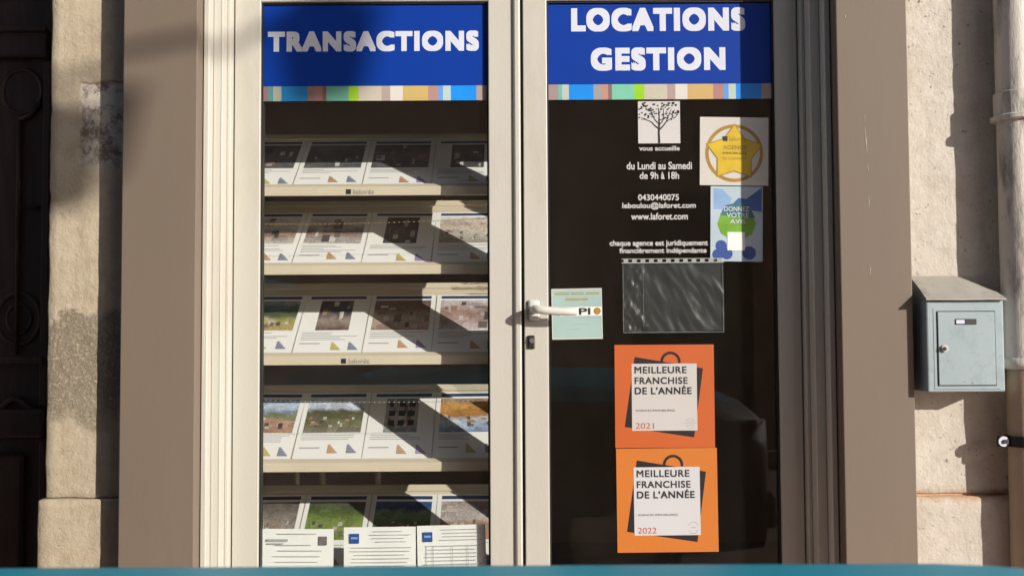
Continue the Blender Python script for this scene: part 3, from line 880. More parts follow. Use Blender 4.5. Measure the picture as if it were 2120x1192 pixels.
tag(po, 'empty wrinkled clear plastic pocket fixed on the dark pane above the orange stickers', 'plastic pocket')
stand_up(po, c + Vector((0, -0.003, 0)), roll=0.2)
strip = []
k = w / 209.0
x = -104
strip.append(rect(0, 72.5 * k, 212 * k, 2.2 * k)); strip.append(rect(0, 80.5 * k, 212 * k, 1.6 * k))
rnd = random.Random(5)
for i in range(12):
    strip.append(rect((-97 + i * 17.6) * k, 76.5 * k, (9.5) * k, 6.2 * k))
po2 = polyplate('punched_strip', strip, M['sleevestrip'], po, 0.0015)
edge = []
polyplate('welded_edge', [rect(0, -71.5 * k, 209 * k, 1.6 * k), rect(-103.5 * k, -2 * k, 1.3 * k, 140 * k), rect(103 * k, -2 * k, 1.3 * k, 140 * k), rect(-62 * k, 2 * k, 0.9 * k, 128 * k)], paint('sleeve_weld', A(104, 108, 104), 0.5, 0.25, 60), po, 0.0016)

# ================================================================== DISPLAY STAND AND LISTING SHEETS
Y_LIP = 0.112
TILT = 35.0                                    # degrees above horizontal
L_TRS = [0.348, 0.378, 0.372, 0.345, 0.350]
L_TR = 0.36
ct, st = math.cos(R(TILT)), math.sin(R(TILT))
XR = at(1040, 596, Y_LIP + 0.1).x
XL = -0.80
SHEET_EDGES = [at(u, 500, Y_LIP + 0.12).x for u in (476, 617, 757, 897, 1038)]
stand = thing('display_stand', 'window stand of five beige sloping listing trays behind the left door', 'display stand', (-0.4, 0.3, 0.0))
LIPS = [at(775, v, Y_LIP).z for v in (394, 557, 744, 965)]
LIPS.append(LIPS[3] - 0.296)
row_words = ['top', 'second', 'third', 'fourth', 'lowest']
for r, zl_ in enumerate(LIPS):
    L_TR = L_TRS[r]
    def P3(s, n):                               # along the tray, out of it
        return (Y_LIP + 0.010 + s * ct - n * st, zl_ + 0.0 + s * st + n * ct)
    bm = bmesh.new()                            # back board of the tray
    prof = [P3(-0.004, -0.004), P3(L_TR, -0.004), P3(L_TR, 0.0), P3(-0.004, 0.0)]
    vs = [[bm.verts.new((x, y, z)) for y, z in prof] for x in (XL, XR)]
    for i in range(4):
        bm.faces.new((vs[0][i], vs[0][(i + 1) % 4], vs[1][(i + 1) % 4], vs[1][i]))
    bm.faces.new(vs[0][::-1]); bm.faces.new(vs[1])
    bmesh.ops.recalc_face_normals(bm, faces=bm.faces)
    tray = finish('tray', bm, M['tray'], stand)
    bm = bmesh.new()                            # lip along the front edge: sloping top, upright face
    h2 = 0.0135
    prof = [(Y_LIP + 0.016, zl_ + h2 + 0.006), (Y_LIP - 0.001, zl_ + h2 - 0.003), (Y_LIP, zl_ - h2), (Y_LIP + 0.012, zl_ - h2)]
    vs = [[bm.verts.new((x, y, z)) for y, z in prof] for x in (XL, XR + 0.001)]
    for i in range(4):
        bm.faces.new((vs[0][i], vs[0][(i + 1) % 4], vs[1][(i + 1) % 4], vs[1][i]))
    bm.faces.new(vs[0][::-1]); bm.faces.new(vs[1])
    bmesh.ops.recalc_face_normals(bm, faces=bm.faces)
    lip = finish('lip', bm, M['tray'], tray)
    bm = bmesh.new()                            # raised head strip
    prof = [P3(L_TR - 0.022, 0.0005), P3(L_TR - 0.001, 0.0005), P3(L_TR - 0.001, 0.010), P3(L_TR - 0.022, 0.006)]
    vs = [[bm.verts.new((x, y, z)) for y, z in prof] for x in (XL + 0.001, XR - 0.001)]
    for i in range(4):
        bm.faces.new((vs[0][i], vs[0][(i + 1) % 4], vs[1][(i + 1) % 4], vs[1][i]))
    bm.faces.new(vs[0][::-1]); bm.faces.new(vs[1])
    bmesh.ops.recalc_face_normals(bm, faces=bm.faces)
    finish('head_strip', bm, M['tray'], tray)
    if r in (0, 2):
        lo = at(752 if r == 0 else 742, 397 if r == 0 else 745, Y_LIP)
        bm = bmesh.new()
        bx(bm, lo.x - 0.046, lo.x - 0.033, Y_LIP - 0.0016, Y_LIP - 0.0008, zl_ - 0.010, zl_ + 0.003)
        finish('logo_square', bm, M['inkdark'], tray)
        t_ = text('logo_lettering', 'laforêt', M['ink'], tray, 0, 0, 0.056, 0.013, 0.0)
        t_.rotation_euler = (R(90), 0, 0)
        t_.location = Vector((lo.x + 0.003, Y_LIP - 0.0018, zl_ - 0.0035)) - Vector(stand.location)
yb = Y_LIP + 0.010 + 0.378 * ct
for u in (470, 620, 676, 770, 1036):
    xx = at(u, 990, Y_LIP + 0.2).x
    bm = bmesh.new()
    lean = 0.05 if u in (620, 676) else 0.0
    tube(bm, [(xx, yb + 0.02, 0.004), (xx - lean, yb + 0.02, LIPS[3] + 0.15 if u in (620, 676, 770) else 1.55)], 0.009, 8)
    finish('upright', bm, M['tray'] if u in (620, 676, 770) else M['wood'], stand)
box('foot', (XL, XR, Y_LIP + 0.02, yb + 0.05, 0.0045, 0.03), M['wood'], stand, 0.004)

PH = {
 'dark rooms': [(0.0, (96, 92, 90)), (0.5, (120, 112, 108)), (1.0, (84, 82, 84))],
 'a grey house': [(0.0, (110, 108, 104)), (0.5, (86, 86, 92)), (1.0, (130, 130, 134))],
 'a beige interior with people': [(0.0, (216, 204, 188)), (0.35, (170, 128, 104)), (0.6, (206, 190, 170)), (1.0, (226, 214, 200))],
 'a pale kitchen': [(0.0, (210, 196, 180)), (0.4, (146, 112, 96)), (0.7, (206, 194, 180)), (1.0, (222, 212, 200))],
 'a dark grey living room': [(0.0, (80, 76, 74)), (0.5, (112, 104, 98)), (1.0, (90, 84, 82))],
 'a pale terrace': [(0.0, (196, 176, 150)), (0.4, (226, 208, 184)), (0.75, (212, 180, 150)), (1.0, (236, 222, 204))],
 'a golden field and dark trees': [(0.0, (212, 172, 96)), (0.35, (190, 176, 84)), (0.55, (84, 96, 52)), (0.8, (108, 110, 92)), (1.0, (180, 176, 170))],
 'a narrow brown hallway': [(0.0, (120, 92, 80)), (0.3, (172, 146, 128)), (0.6, (74, 66, 78)), (1.0, (66, 62, 84))],
 'a reddish living room': [(0.0, (178, 130, 112)), (0.4, (206, 176, 156)), (0.7, (150, 106, 92)), (1.0, (128, 92, 82))],
 'a pinkish bedroom': [(0.0, (232, 214, 206)), (0.3, (204, 160, 146)), (0.6, (188, 140, 124)), (1.0, (222, 204, 196))],
 'a red roofed town under blue sky': [(0.0, (190, 140, 104)), (0.32, (204, 150, 116)), (0.5, (140, 146, 92)), (0.62, (150, 170, 190)), (0.8, (196, 210, 226)), (1.0, (128, 162, 206))],
 'a green hillside under white sky': [(0.0, (150, 138, 112)), (0.25, (128, 124, 74)), (0.6, (100, 100, 62)), (0.72, (206, 214, 228)), (1.0, (220, 226, 238))],
 'a wall of small pictures': [(0.0, (150, 146, 142)), (0.5, (196, 184, 174)), (1.0, (140, 134, 130))],
 'orange trees and a blue pool': [(0.0, (130, 156, 200)), (0.35, (200, 212, 226)), (0.5, (214, 130, 44)), (0.8, (228, 156, 62)), (1.0, (180, 140, 110))],
 'a brown stone yard': [(0.0, (128, 112, 98)), (0.4, (166, 148, 130)), (0.8, (126, 108, 92)), (1.0, (98, 84, 76))],
 'a bright green garden': [(0.0, (116, 140, 48)), (0.4, (142, 164, 62)), (0.75, (96, 118, 50)), (1.0, (90, 88, 70))],
 'a dark green lawn and blue sea': [(0.0, (70, 82, 56)), (0.45, (96, 126, 66)), (0.7, (120, 160, 110)), (0.82, (40, 78, 136)), (1.0, (52, 96, 156))],
 'an orange roofed house': [(0.0, (206, 140, 96)), (0.35, (198, 128, 84)), (0.55, (210, 190, 176)), (1.0, (186, 160, 146))],
}
ROWS = [['dark rooms', 'a grey house', 'dark rooms', 'a dark grey living room'],
        ['a beige interior with people', 'a pale kitchen', 'a dark grey living room', 'a pale terrace'],
        ['a golden field and dark trees', 'a narrow brown hallway', 'a reddish living room', 'a pinkish bedroom'],
        ['a red roofed town under blue sky', 'a green hillside under white sky', 'a wall of small pictures', 'orange trees and a blue pool'],
        ['a brown stone yard', 'a bright green garden', 'a dark green lawn and blue sea', 'an orange roofed house']]
col_words = ['leftmost', 'second from left', 'third from left', 'rightmost']
EO = paint('label_orange', A(206, 158, 112), 0.5, 0.15, 40); EY = paint('label_yellow', A(206, 186, 104), 0.5, 0.15, 40)
EP = paint('label_purple', A(170, 150, 186), 0.5, 0.1, 40); EG = paint('label_grey', A(142, 144, 160), 0.5, 0.1, 40)
rnd = random.Random(11)
SH_H = 0.300
for r, zl_ in enumerate(LIPS):
    for c_ in range(4):
        x0, x1 = SHEET_EDGES[c_], SHEET_EDGES[c_ + 1]
        w = x1 - x0 - 0.0025
        what = ROWS[r][c_]
        o = plate('listing_sheet', w, SH_H, M['paper'], 0.0006)
        tag(o, 'sheet picturing %s, %s on the %s tray' % (what, col_words[c_], row_words[r]), 'listing sheet', 'listing sheets on the window trays')
        s_mid = 0.016 + SH_H / 2
        stand_up(o, Vector(((x0 + x1) / 2, Y_LIP + 0.010 + s_mid * ct - 0.0022 * st, zl_ + s_mid * st + 0.0022 * ct)), tilt=TILT, roll=rnd.uniform(-0.7, 0.7))
        polyplate('title_bar', [rect(0, SH_H / 2 - 0.014, w * 0.86, 0.014)], M['navy'], o, 0.0007)
        narrow = what in ('a narrow brown hallway', 'a wall of small pictures', 'a dark grey living room')
        pw = w * (0.50 if narrow else 0.86)
        ph = 0.150
        pm = photo_mat('photo_print', PH[what], cell=rnd.choice((5, 6, 8)), amt=0.22, wob=0.30, seed=r * 3.1 + c_ * 1.7)
        polyplate('photo', [rect(0, SH_H / 2 - 0.030 - ph / 2, pw, ph)], pm, o, 0.0007)
        if what == 'a wall of small pictures':
            polyplate('small_picture', [rect(-pw / 2 + pw * (i + 0.7) / 3.4, SH_H / 2 - 0.055 - j * 0.042, 0.018, 0.024) for i in range(3) for j in range(3)], M['inkdark'], o, 0.0010)
        yt = SH_H / 2 - 0.030
        tones = [(92, 84, 80), (220, 210, 198), (168, 134, 110), (120, 108, 100), (196, 184, 172)]
        outdoors = any(q in what for q in ('town', 'house', 'hillside', 'field', 'garden', 'lawn', 'terrace', 'pool', 'yard'))
        for q in range(5):
            tn = tones[q]
            mm = paint('print_%d_%d_%d' % tn, A(*tn), 0.5, 0.15, 60)
            shapes = []
            for _ in range(3 if outdoors else 2):
                if outdoors:
                    hw_, hh_ = pw * rnd.uniform(0.03, 0.08), ph * rnd.uniform(0.05, 0.14)
                    hx_, hy_ = rnd.uniform(-0.4, 0.4) * pw, yt - ph * rnd.uniform(0.55, 0.86)
                    if q == 2: shapes.append([(hx_ - hw_ * 1.3, hy_), (hx_ + hw_ * 1.3, hy_), (hx_ + hw_ * 0.7, hy_ + hh_ * 0.7), (hx_ - hw_ * 0.5, hy_ + hh_ * 0.8)])
                    else: shapes.append(rect(hx_, hy_, hw_, hh_))
                else:
                    hw_, hh_ = pw * rnd.uniform(0.04, 0.16), ph * rnd.uniform(0.06, 0.30)
                    hx_ = rnd.uniform(-0.5, 0.5) * (pw - hw_); hy_ = yt - ph / 2 + rnd.uniform(-0.5, 0.5) * (ph - hh_)
                    sk = rnd.uniform(-0.2, 0.2) * hh_
                    shapes.append([(hx_ - hw_ / 2, hy_ - hh_ / 2), (hx_ + hw_ / 2, hy_ - hh_ / 2 + max(sk, 0)), (hx_ + hw_ / 2, hy_ + hh_ / 2), (hx_ - hw_ / 2, hy_ + hh_ / 2 + min(sk, 0))])
            d_ = polyplate('picture_detail', shapes, mm, o, 0.00085 + q * 0.00004)
            d_['kind'] = 'stuff'
        lines = []
        yy = SH_H / 2 - 0.030 - ph - 0.012
        for q in range(rnd.choice((3, 4, 5))):
            lw = w * rnd.uniform(0.30, 0.85)
            lines.append(rect(-w * 0.43 + lw / 2, yy - q * 0.0085, lw, 0.0028))
        lines.append(rect(-w * 0.43 + w * 0.15, yy - 0.052, w * 0.30, 0.005))
        o2 = polyplate('text_block', lines, M['ink'], o, 0.0007)
        ey = -SH_H / 2 + 0.030 + rnd.uniform(-0.004, 0.008)
        jx = rnd.uniform(-0.05, 0.05) * w
        for ex, mm in ((w * 0.02 + jx, EO if (r + c_) % 3 else EY), (w * 0.28 + jx * 0.5, EP if c_ == 2 else EG)):
            steps = []
            for q in range(6):
                wd = 0.007 + 0.0042 * q
                steps.append(rect(ex + wd / 2, ey + 0.030 - q * 0.0062, wd, 0.0056))
            polyplate('energy_label', steps, mm, o, 0.0007)

# three papers standing low against the glass
PAPERS = [('white notice with a small grey square, standing at the lower left of the window', 541, 1094, 690, 1215, 'grey'),
          ('white form with a blue square logo, middle of the three low notices', 712, 1090, 861, 1215, 'blue'),
          ('white table sheet with a blue square logo, rightmost of the three low notices', 865, 1086, 1007, 1215, 'table')]
for (lab, x0, y0, x1, y1, kind) in PAPERS:
    YP2 = 0.030
    c, w, h = px_rect(x0, y0, x1, y1 + 60, YP2)
    o = plate('notice', w, h, M['paper2'], 0.0005, warp=0.0022, seed=x0 * 0.01)
    tag(o, lab, 'notice', 'papers standing low in the window')
    stand_up(o, c, tilt=89, roll={'grey': -0.4, 'blue': 0.3, 'table': 1.2}[kind])
    k = w / (x1 - x0)
    T = h / 2
    zz = 0.0036
    if kind == 'grey':
        polyplate('grey_square', [rect(w / 2 - 22 * k, T - 24 * k, 17 * k, 18 * k)], paint('square_grey', A(120, 112, 108), 0.5, 0.2, 60), o, zz)
        polyplate('print_word', [rect(-42 * k, T - 23 * k, 44 * k, 5 * k), rect(-46 * k, T - 30 * k, 34 * k, 2.5 * k)], M['ink'], o, zz)
        ls = [rect(rnd.uniform(-10, 6) * k, T - (10 + q * 11.5) * k, rnd.uniform(60, 110) * k, 1.5 * k) for q in range(7) if q not in (1,)]
    else:
        polyplate('blue_logo', [rect(-w / 2 + 22 * k, T - 23 * k, 20 * k, 20 * k)], paint('logo_blue', A(38, 84, 150), 0.5, 0.05), o, zz)
        polyplate('logo_bar', [rect(-w / 2 + 22 * k, T - 22 * k, 14 * k, 4 * k)], mlb, o, zz + 0.0004)
        ls = [rect(rnd.uniform(16, 24) * k, T - (9 + q * 7) * k, rnd.uniform(60, 92) * k, 1.1 * k) for q in range(4)]
        ls += [rect(rnd.uniform(-3, 3) * k, T - (42 + q * 7.5) * k, rnd.uniform(96, 130) * k, 1.3 * k) for q in range(8)]
        if kind == 'table':
            ls += [rect(u * k, T - 85 * k, 1.0 * k, 84 * k) for u in (-52, -38, 2, 34)]
    polyplate('text_lines', ls, M['ink'], o, zz)

# made-up dot strings standing in for rows of light spots on the glass
def light_dots(label, pts, n, mat, Yb):
    bm = bmesh.new()
    for i in range(n):
        t = i / (n - 1)
        x = pts[0][0] + (pts[1][0] - pts[0][0]) * t
        y = pts[0][1] + (pts[1][1] - pts[0][1]) * t + 7 * math.sin(math.pi * t) * 0.5
        bmesh.ops.create_icosphere(bm, subdivisions=1, radius=0.0019, matrix=Matrix.Translation(at(x, y, Yb)))
    e = thing('light_dot_row', label, 'bead string', at(pts[0][0], pts[0][1], Yb))
    o = finish('light_dots', bm, mat, e)
    o['kind'] = 'stuff'
    bm = bmesh.new()
    q = [at(pts[0][0] + (pts[1][0] - pts[0][0]) * t / 10, pts[0][1] + (pts[1][1] - pts[0][1]) * t / 10 + 7 * math.sin(math.pi * t / 10) * 0.5, Yb + 0.002) for t in range(11)]
    tube(bm, q, 0.0004, 5)
    finish('dot_thread', bm, M['wood'], e)
light_dots('made-up row of tiny ochre dots for light spots across the second tray', [(540, 464), (1010, 452)], 47, M['bead'], 0.030)
light_dots('made-up row of tiny pale dots for light spots across the fourth tray', [(540, 828), (1010, 829)], 47, M['light_dot_pale'], 0.030)

# ================================================================== RIGHT STONE, DOWNPIPE, MAILBOX
zj = at(1950, 1024, Y_ST).z
rj = thing('stone_jamb', 'pale speckled limestone pier behind the mailbox and downpipe', 'stone pillar', (1.2, 0, 0))
x0 = pr1 - 0.04
M['stone_right2'] = stone_mat('limestone_pale_stained', A(224, 212, 194), A(182, 164, 142), A(214, 200, 180), 0.75, None, 0.3, 75, stain=zj)
worn_block('plinth', (x0, 1.52, Y_ST - 0.022, 0.12, 0.0, zj - 0.002), M['stone_right2'], rj, amp=0.0026)
worn_block('shaft', (x0, 1.52, Y_ST, 0.12, zj + 0.002, 2.6), M['stone_right2'], rj, cuts=0.026, amp=0.0024)
mj = paint('joint_mortar', A(214, 172, 132), 0.9, 0.15, 30, 0.5, 120)
box('mortar_joint', (x0 + 0.002, 1.518, Y_ST + 0.006, 0.1, zj - 0.004, zj + 0.004), mj, rj)

PX, PY, PR = at(2067, 300, -0.140).x + 0.046, -0.137, 0.045
pipe = thing('downpipe', 'weathered cream cast iron downpipe at the right edge', 'downpipe', (PX, PY, 0))
zc1, zc2 = at(2090, 225, PY).z, at(2090, 752, PY).z
def lathe(bm, prof, cx, cy, seg=40):
    rings = [[bm.verts.new((cx + r * math.cos(k * 2 * math.pi / seg), cy + r * math.sin(k * 2 * math.pi / seg), z)) for k in range(seg)] for r, z in prof]
    for a, b in zip(rings, rings[1:]):
        for k in range(seg):
            bm.faces.new((a[k], a[(k + 1) % seg], b[(k + 1) % seg], b[k]))
bm = bmesh.new(); lathe(bm, [(PR, zc2 - 0.002), (PR, 2.9)], PX, PY); finish('pipe_section', bm, M['pipe'], pipe, True)
bm = bmesh.new(); lathe(bm, [(PR - 0.002, 0.0), (PR - 0.002, zc2 + 0.01)], PX + 0.006, PY); lo = finish('pipe_section', bm, M['pipelow'], pipe, True)
lo['label'] = 'brown painted lower length of the pipe'
bm = bmesh.new(); lathe(bm, [(PR + 0.001, zc1 + 0.040), (PR + 0.006, zc1 + 0.036), (PR + 0.006, zc1 - 0.018), (PR + 0.014, zc1 - 0.022), (PR + 0.014, zc1 - 0.031), (PR + 0.001, zc1 - 0.034)], PX, PY); finish('collar', bm, M['pipe'], pipe)
bm = bmesh.new(); lathe(bm, [(PR, zc2 + 0.014), (PR + 0.007, zc2 + 0.011), (PR + 0.009, zc2), (PR + 0.007, zc2 - 0.010), (PR - 0.002, zc2 - 0.014)], PX, PY); finish('collar', bm, M['pipe'], pipe, True)
zk = at(2100, 912, PY).z
bm = bmesh.new(); lathe(bm, [(PR, zk + 0.013), (PR + 0.004, zk + 0.013), (PR + 0.004, zk - 0.013), (PR, zk - 0.013)], PX + 0.006, PY)
bx(bm, PX - PR - 0.022, PX - PR + 0.02, PY - 0.012, PY + 0.004, zk - 0.013, zk + 0.013, 0.002)
clamp = finish('pipe_clamp', bm, M['black'], pipe)
bm = bmesh.new()
qx = PX - PR - 0.012
for k_ in range(1):
    tube(bm, [(qx, PY - 0.0125, zk), (qx, PY - 0.016, zk)], 0.0125, 16)
wsh = finish('washer', bm, M['white'], clamp)
bm = bmesh.new(); tube(bm, [(qx + 0.002, PY - 0.0163, zk), (qx + 0.002, PY - 0.020, zk)], 0.0052, 10); finish('bolt', bm, M['black'], clamp)

# mailbox
YM0, YM1 = Y_ST - 0.004, -0.187
ml, mr = at(1919, 700, YM1).x, at(2079, 700, YM1).x
mz1, mz0 = at(1995, 622, YM1).z, at(1995, 811, YM1).z
mail = thing('mailbox', 'pale grey-blue metal mailbox with a sloping hood, hung on the pale stone pier', 'mailbox', ((ml + mr) / 2, YM0, mz0))
box('body', (ml, mr, YM1, YM0, mz0, mz1), M['mailbox'], mail, 0.0035, 2)
# front frame rim and inset door
dl, dr, dt, db = at(1940, 650, YM1).x, at(2058, 650, YM1).x, at(1995, 645, YM1).z, at(1995, 797, YM1).z
bm = bmesh.new()
for (a, b, c0, d0) in ((dl - 0.002, dl, db, dt), (dr, dr + 0.002, db, dt), (dl - 0.002, dr + 0.002, dt, dt + 0.002), (dl - 0.002, dr + 0.002, db - 0.002, db)):
    bx(bm, a, b, YM1 - 0.0006, YM1 + 0.002, c0, d0)
finish('door_gap', bm, M['black'], mail)
md = box('door', (dl + 0.0003, dr - 0.0003, YM1 - 0.0035, YM1 + 0.002, db + 0.0003, dt - 0.0003), M['mailbox'], mail, 0.0012, 2)
bm = bmesh.new()
o1, o2, o3, o4 = dl - 0.009, dr + 0.009, dt + 0.008, db - 0.009
for (a, b, c0, d0) in ((o1 - 0.001, o1, o4, o3), (o1 - 0.001, o2 + 0.001, o4 - 0.001, o4)):
    bx(bm, a, b, YM1 - 0.0005, YM1 + 0.001, c0, d0)
finish('pressed_line', bm, paint('mailbox_groove', A(96, 108, 108), 0.5), mail)
bm = bmesh.new()
for (u, v, r_) in ((2012, 792, 1.8), (1996, 790, 1.2), (1962, 747, 1.0), (1968, 700, 0.9), (1958, 735, 0.8), (1990, 742, 0.7), (1950, 690, 0.8), (2040, 790, 0.9)):
    q = at(u, v, YM1)
    tube(bm, [(q.x, YM1 - 0.0034, q.z), (q.x + 0.0002, YM1 - 0.0039, q.z)], r_ * 0.0009, 7)
ru = finish('rust_specks', bm, paint('rust', (0.10, 0.06, 0.035), 0.8, 0.3, 200), md)
ru['kind'] = 'stuff'
s0, s1 = at(1976, 666, YM1), at(2020, 666, YM1)
fr = box('name_slot', (s0.x, s1.x, YM1 - 0.0050, YM1 - 0.0036, s0.z - 0.0068, s0.z + 0.0068), M['inkdark'], md, 0.001)
box('name_card', (s0.x + 0.002, s0.x + 0.022, YM1 - 0.0058, YM1 - 0.0051, s0.z - 0.0045, s0.z + 0.0045), M['white'], md)
lk = at(1954, 721, YM1)
bm = bmesh.new()
tube(bm, [(lk.x, YM1 - 0.0036, lk.z), (lk.x, YM1 - 0.009, lk.z)], 0.0085, 16)
finish('lock', bm, M['chrome'], md)
bm = bmesh.new()
tube(bm, [(lk.x - 0.002, YM1 - 0.0092, lk.z - 0.001), (lk.x - 0.002, YM1 - 0.0105, lk.z - 0.001)], 0.0050, 12)
finish('lock_keyway', bm, M['black'], md)
# hood: a bent sheet sloping to the street with a dented right end
bm = bmesh.new()
zb = at(1990, 573, YM0).z + 0.002
nxh, nyh = 14, 6
g = []
for j in range(nyh + 1):
    v = j / nyh
    row = []
    for i in range(nxh + 1):
        u = i / nxh
        y = YM0 + (YM1 - 0.012 - YM0) * v
        x = ml - 0.0035 + (mr - ml + 0.007) * u
        z = zb + (mz1 + 0.004 - zb) * (v ** 1.15)
        z -= max(0, (u - 0.55) / 0.45) ** 1.6 * 0.030 * (1 - v)
        z += 0.0008 * noise.noise(Vector((x * 30, y * 30, 1)))
        row.append((x, y, z))
    g.append(row)
tv = [[bm.verts.new(p_) for p_ in row] for row in g]
bv = [[bm.verts.new((p_[0], p_[1], p_[2] - 0.003)) for p_ in row] for row in g]
for j in range(nyh):
    for i in range(nxh):
        bm.faces.new((tv[j][i], tv[j + 1][i], tv[j + 1][i + 1], tv[j][i + 1]))
        bm.faces.new((bv[j][i], bv[j][i + 1], bv[j + 1][i + 1], bv[j + 1][i]))
def rim(a, b):
    for i in range(len(a) - 1): bm.faces.new((a[i], a[i + 1], b[i + 1], b[i]))
rim(tv[nyh], bv[nyh]); rim(tv[0], bv[0]); rim([r_[0] for r_ in tv], [r_[0] for r_ in bv]); rim([r_[-1] for r_ in tv], [r_[-1] for r_ in bv])
bmesh.ops.recalc_face_normals(bm, faces=bm.faces)
finish('hood', bm, M['hood'], mail)
for u in (0, nxh):                               # cheeks that close the hood at both ends
    bm = bmesh.new()
    xs_ = ml + 0.002 if u == 0 else mr - 0.002
    vs = [bm.verts.new((xs_, g[j][u][1] + (0.012 if j == nyh else 0), g[j][u][2] - 0.0032)) for j in range(nyh + 1)] + [bm.verts.new((xs_, YM0, mz1 - 0.002))]
    vs.insert(nyh + 1, bm.verts.new((xs_, YM1 + 0.003, mz1 - 0.002)))
    bm.faces.new(vs)
    finish('cheek', bm, M['mailbox'], mail)

# ================================================================== PARKED CAR
car = thing('parked_car', 'glossy teal car parked at the kerb, its bonnet edge along the bottom', 'car', (-1.2, -2.5, -0.13))
YF, YN = -1.68, -3.32                            # pavement side, road side
yc = (YF + YN) / 2; hw = (YF - YN) / 2
def section(x):
    """half profile of the body: list of (offset from centre line, z) from sill to centre of the top"""
    if x > 0.35:
        t = min(1, (x - 0.35) / 0.75)
        drop = 0.16 * t ** 2.2; nar = 0.20 * t ** 2.5
    else:
        drop = 0.0; nar = 0.0
    if x < -3.0:
        t = min(1, (-3.0 - x) / 0.5); nar = 0.15 * t ** 2
    w_ = hw - nar
    top = 0.7845 - drop
    return [(w_ - 0.06, 0.08), (w_ - 0.01, 0.16), (w_, 0.34), (w_ - 0.005, 0.50), (w_ - 0.012, 0.64), (w_ - 0.022, top - 0.055), (w_ - 0.045, top - 0.020), (w_ - 0.085, top), (w_ - 0.20, top + 0.022), (w_ - 0.45, top + 0.048), (0.0, top + 0.066)]
bm = bmesh.new()
xs_ = [1.12, 1.10, 1.05, 0.98, 0.88, 0.75, 0.6, 0.4, 0.2, 0.0, -0.3, -0.6, -0.9, -1.3, -1.8, -2.3, -2.7, -3.0, -3.25, -3.4, -3.48]
rings = []
for x in xs_:
    half = section(x)
    pts_ = [(x, yc + a, z) for a, z in half] + [(x, yc - a, z) for a, z in half[-2::-1]]
    if x in (1.12, -3.48):
        pts_ = [(x, yc + (p_[1] - yc) * 0.9, 0.42 + (p_[2] - 0.42) * 0.72) for p_ in pts_]
    rings.append([bm.verts.new(p_) for p_ in pts_])
for a, b in zip(rings, rings[1:]):
    for i in range(len(a) - 1):
        bm.faces.new((a[i], a[i + 1], b[i + 1], b[i]))
    bm.faces.new((a[-1], a[0], b[0], b[-1]))
bm.faces.new(rings[0]); bm.faces.new(rings[-1][::-1])
bmesh.ops.recalc_face_normals(bm, faces=bm.faces)
for f in bm.faces:
    if f.calc_center_median().z < 0.72: f.material_index = 1  # lower body blackened to keep its reflection in the glass dark
body = finish('body', bm, [M['teal'], M['black']], car, smooth=True)
# cabin
bm = bmesh.new()
def cab(x, z, w_): return [(x, yc + w_, z), (x, yc - w_, z)]
prof = [(-0.62, 0.80, 0.66), (-1.15, 1.28, 0.56), (-1.5, 1.36, 0.54), (-2.3, 1.36, 0.54), (-2.8, 1.25, 0.55), (-3.3, 0.80, 0.64)]
vv = [[bm.verts.new(p_) for p_ in cab(*q)] for q in prof]
for a, b in zip(vv, vv[1:]): bm.faces.new((a[0], b[0], b[1], a[1]))
bm.faces.new([a[0] for a in vv][::-1]); bm.faces.new([a[1] for a in vv])
bmesh.ops.recalc_face_normals(bm, faces=bm.faces)
bmesh.ops.bevel(bm, geom=bm.edges[:], offset=0.03, segments=3, affect='EDGES')
finish('cabin', bm, M['teal'], car, smooth=False)
for side in (1, -1):
    for q in ([(-0.88, 0.86), (-1.22, 1.22), (-1.72, 1.29), (-1.72, 0.86)], [(-1.80, 0.86), (-1.80, 1.29), (-2.3, 1.29), (-2.72, 1.18), (-2.95, 0.88)]):
        bm = bmesh.new()
        def wy(z): return yc + side * (0.655 - (z - 0.80) * 0.205 + 0.006)
        bm.faces.new([bm.verts.new((x, wy(z), z)) for x, z in q])
        bm.faces.new([bm.verts.new((x, wy(z) - side * 0.012, z)) for x, z in q])
        finish('side_window', bm, M['carglass'], car)
bm = bmesh.new()
bm.faces.new([bm.verts.new(v_) for v_ in ((-0.66, yc + 0.57, 0.845), (-0.66, yc - 0.57, 0.845), (-1.11, yc - 0.49, 1.253), (-1.11, yc + 0.49, 1.253))])
finish('windscreen', bm, M['carglass'], car)
for wx in (0.42, -2.6):
    for side in (1, -1):
        wyc = yc + side * (hw - 0.09)
        bm = bmesh.new()
        n_ = 28
        pr_ = [(0.19, -0.09), (0.27, -0.095), (0.295, -0.07), (0.30, 0), (0.295, 0.07), (0.27, 0.095), (0.19, 0.09)]
        rg = [[bm.verts.new((wx + r_ * math.cos(k_ * 2 * math.pi / n_), wyc + d_, 0.17 + r_ * math.sin(k_ * 2 * math.pi / n_))) for k_ in range(n_)] for r_, d_ in pr_]
        for a, b in zip(rg, rg[1:]):
            for k_ in range(n_): bm.faces.new((a[k_], a[(k_ + 1) % n_], b[(k_ + 1) % n_], b[k_]))
        wh = finish('wheel', bm, M['tyre'], car, smooth=True)
        bm = bmesh.new()
        tube(bm, [(wx, wyc - 0.085, 0.17), (wx, wyc + 0.085, 0.17)], 0.192, 28)
        finish('rim', bm, M['rim'], wh)
for side in (1, -1):
    bm = bmesh.new()
    bx(bm, 0.99, 1.115, yc + side * 0.45 - 0.12, yc + side * 0.45 + 0.12, 0.46, 0.57, 0.03, 3)
    finish('headlight', bm, M['lens'], car, smooth=True)
box('bumper', (1.06, 1.15, yc - 0.60, yc + 0.60, 0.16, 0.32), M['black'], car, 0.03, 3)

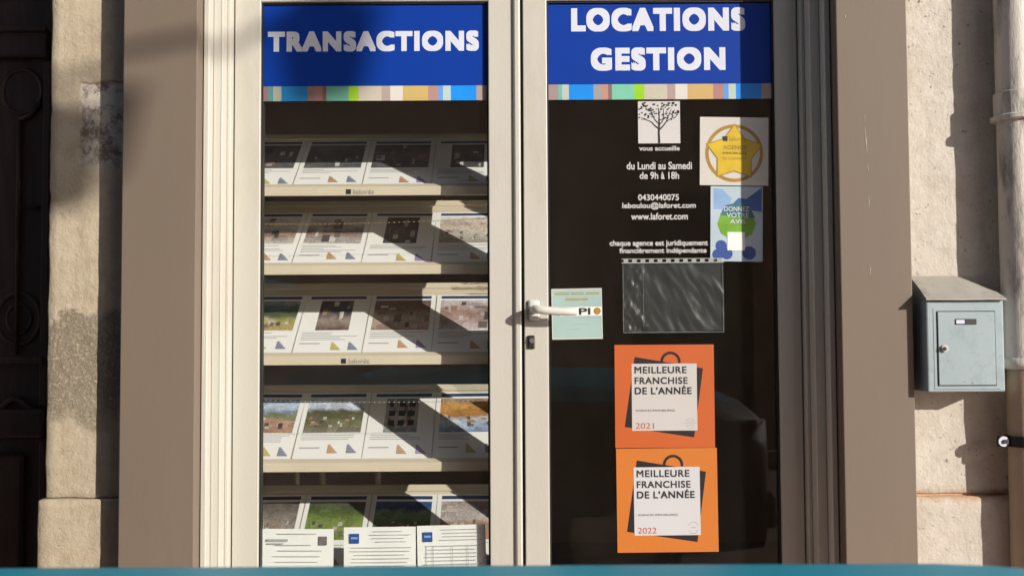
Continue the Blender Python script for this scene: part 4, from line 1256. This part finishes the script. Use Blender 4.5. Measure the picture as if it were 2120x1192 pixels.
# ================================================================== THE OTHER SIDE OF THE STREET (seen in the glass, casts soft shadows)
YO = -8.0
opp = thing('opposite_house', 'tall rendered house across the street with shuttered windows', 'building', (0, YO, 0))
box('wall', (-9, 3.8, YO - 6, YO, 0.0, 6.0), M['facing'], opp)
for (x, z, w, h) in ((-2.6, 0.05, 1.2, 2.4), (-0.4, 0.9, 1.1, 1.5), (1.8, 0.05, 1.2, 2.4), (-4.9, 0.9, 1.1, 1.5), (-2.6, 3.4, 1.0, 1.6), (-0.4, 3.4, 1.0, 1.6), (1.8, 3.4, 1.0, 1.6)):
    f = box('window' if z > 0.5 else 'door', (x - w / 2, x + w / 2, YO + 0.003, YO + 0.03, z, z + h), M['shutter'], opp, 0.01)
    box('surround', (x - w / 2 - 0.12, x - w / 2 - 0.003, YO + 0.003, YO + 0.06, z, z + h + 0.12), M['slab'], f, 0.01)
    box('surround', (x + w / 2 + 0.003, x + w / 2 + 0.12, YO + 0.003, YO + 0.06, z, z + h + 0.12), M['slab'], f, 0.01)
    for q in range(2):
        for j in range(2):
            box('panel', (x - w / 2 + 0.08 + q * w / 2, x + q * w / 2 - 0.06, YO + 0.031, YO + 0.05, z + 0.12 + j * h / 2, z + h / 2 - 0.08 + j * h / 2), M['shutter'], f, 0.012)
# unseen lamp added across the road, shaped to cast the soft shadows at upper left
def sunpt(px, py, Y, Yt):
    return at(px, py, Y) + Vector((SUN_A, -1.0, SUN_B)) * (Y - Yt)
qa = sunpt(92, 332, Y_ST, -5.3); qb = sunpt(672, 105, YS, -4.8)
lamp = thing('shadow_lamp', 'unseen black iron lamp added across the road to cast the soft shadows', 'street lamp', (5.35, -6.9, 0))
bm = bmesh.new()
lathe(bm, [(0.11, 0.0), (0.11, 0.25), (0.07, 0.32), (0.055, 2.5), (0.045, 4.75)], 5.35, -6.9, 16)
finish('post', bm, M['iron'], lamp, True)
bm = bmesh.new()
tube(bm, [(5.35, -6.9, 4.7), (5.25, -6.3, 4.62), qa + Vector((0, 0, 0.20)), (qa + qb) / 2 + Vector((0.02, 0, 0.10)), qb + Vector((0, 0, 0.16))], 0.016, 8)
finish('arm', bm, M['iron'], lamp, True)
for q, rr, hh in ((qa, 0.12, 0.24), (qb, 0.095, 0.24)):
    bm = bmesh.new()
    lathe(bm, [(0.0, hh * 0.62), (rr * 0.3, hh * 0.6), (rr * 1.05, hh * 0.3), (rr, hh * 0.28), (rr * 0.75, -hh * 0.5), (0.0, -hh * 0.55)], q.x, q.y, 12)
    bmesh.ops.translate(bm, verts=bm.verts, vec=(0, 0, q.z))
    finish('shadow_lantern', bm, M['iron'], lamp)
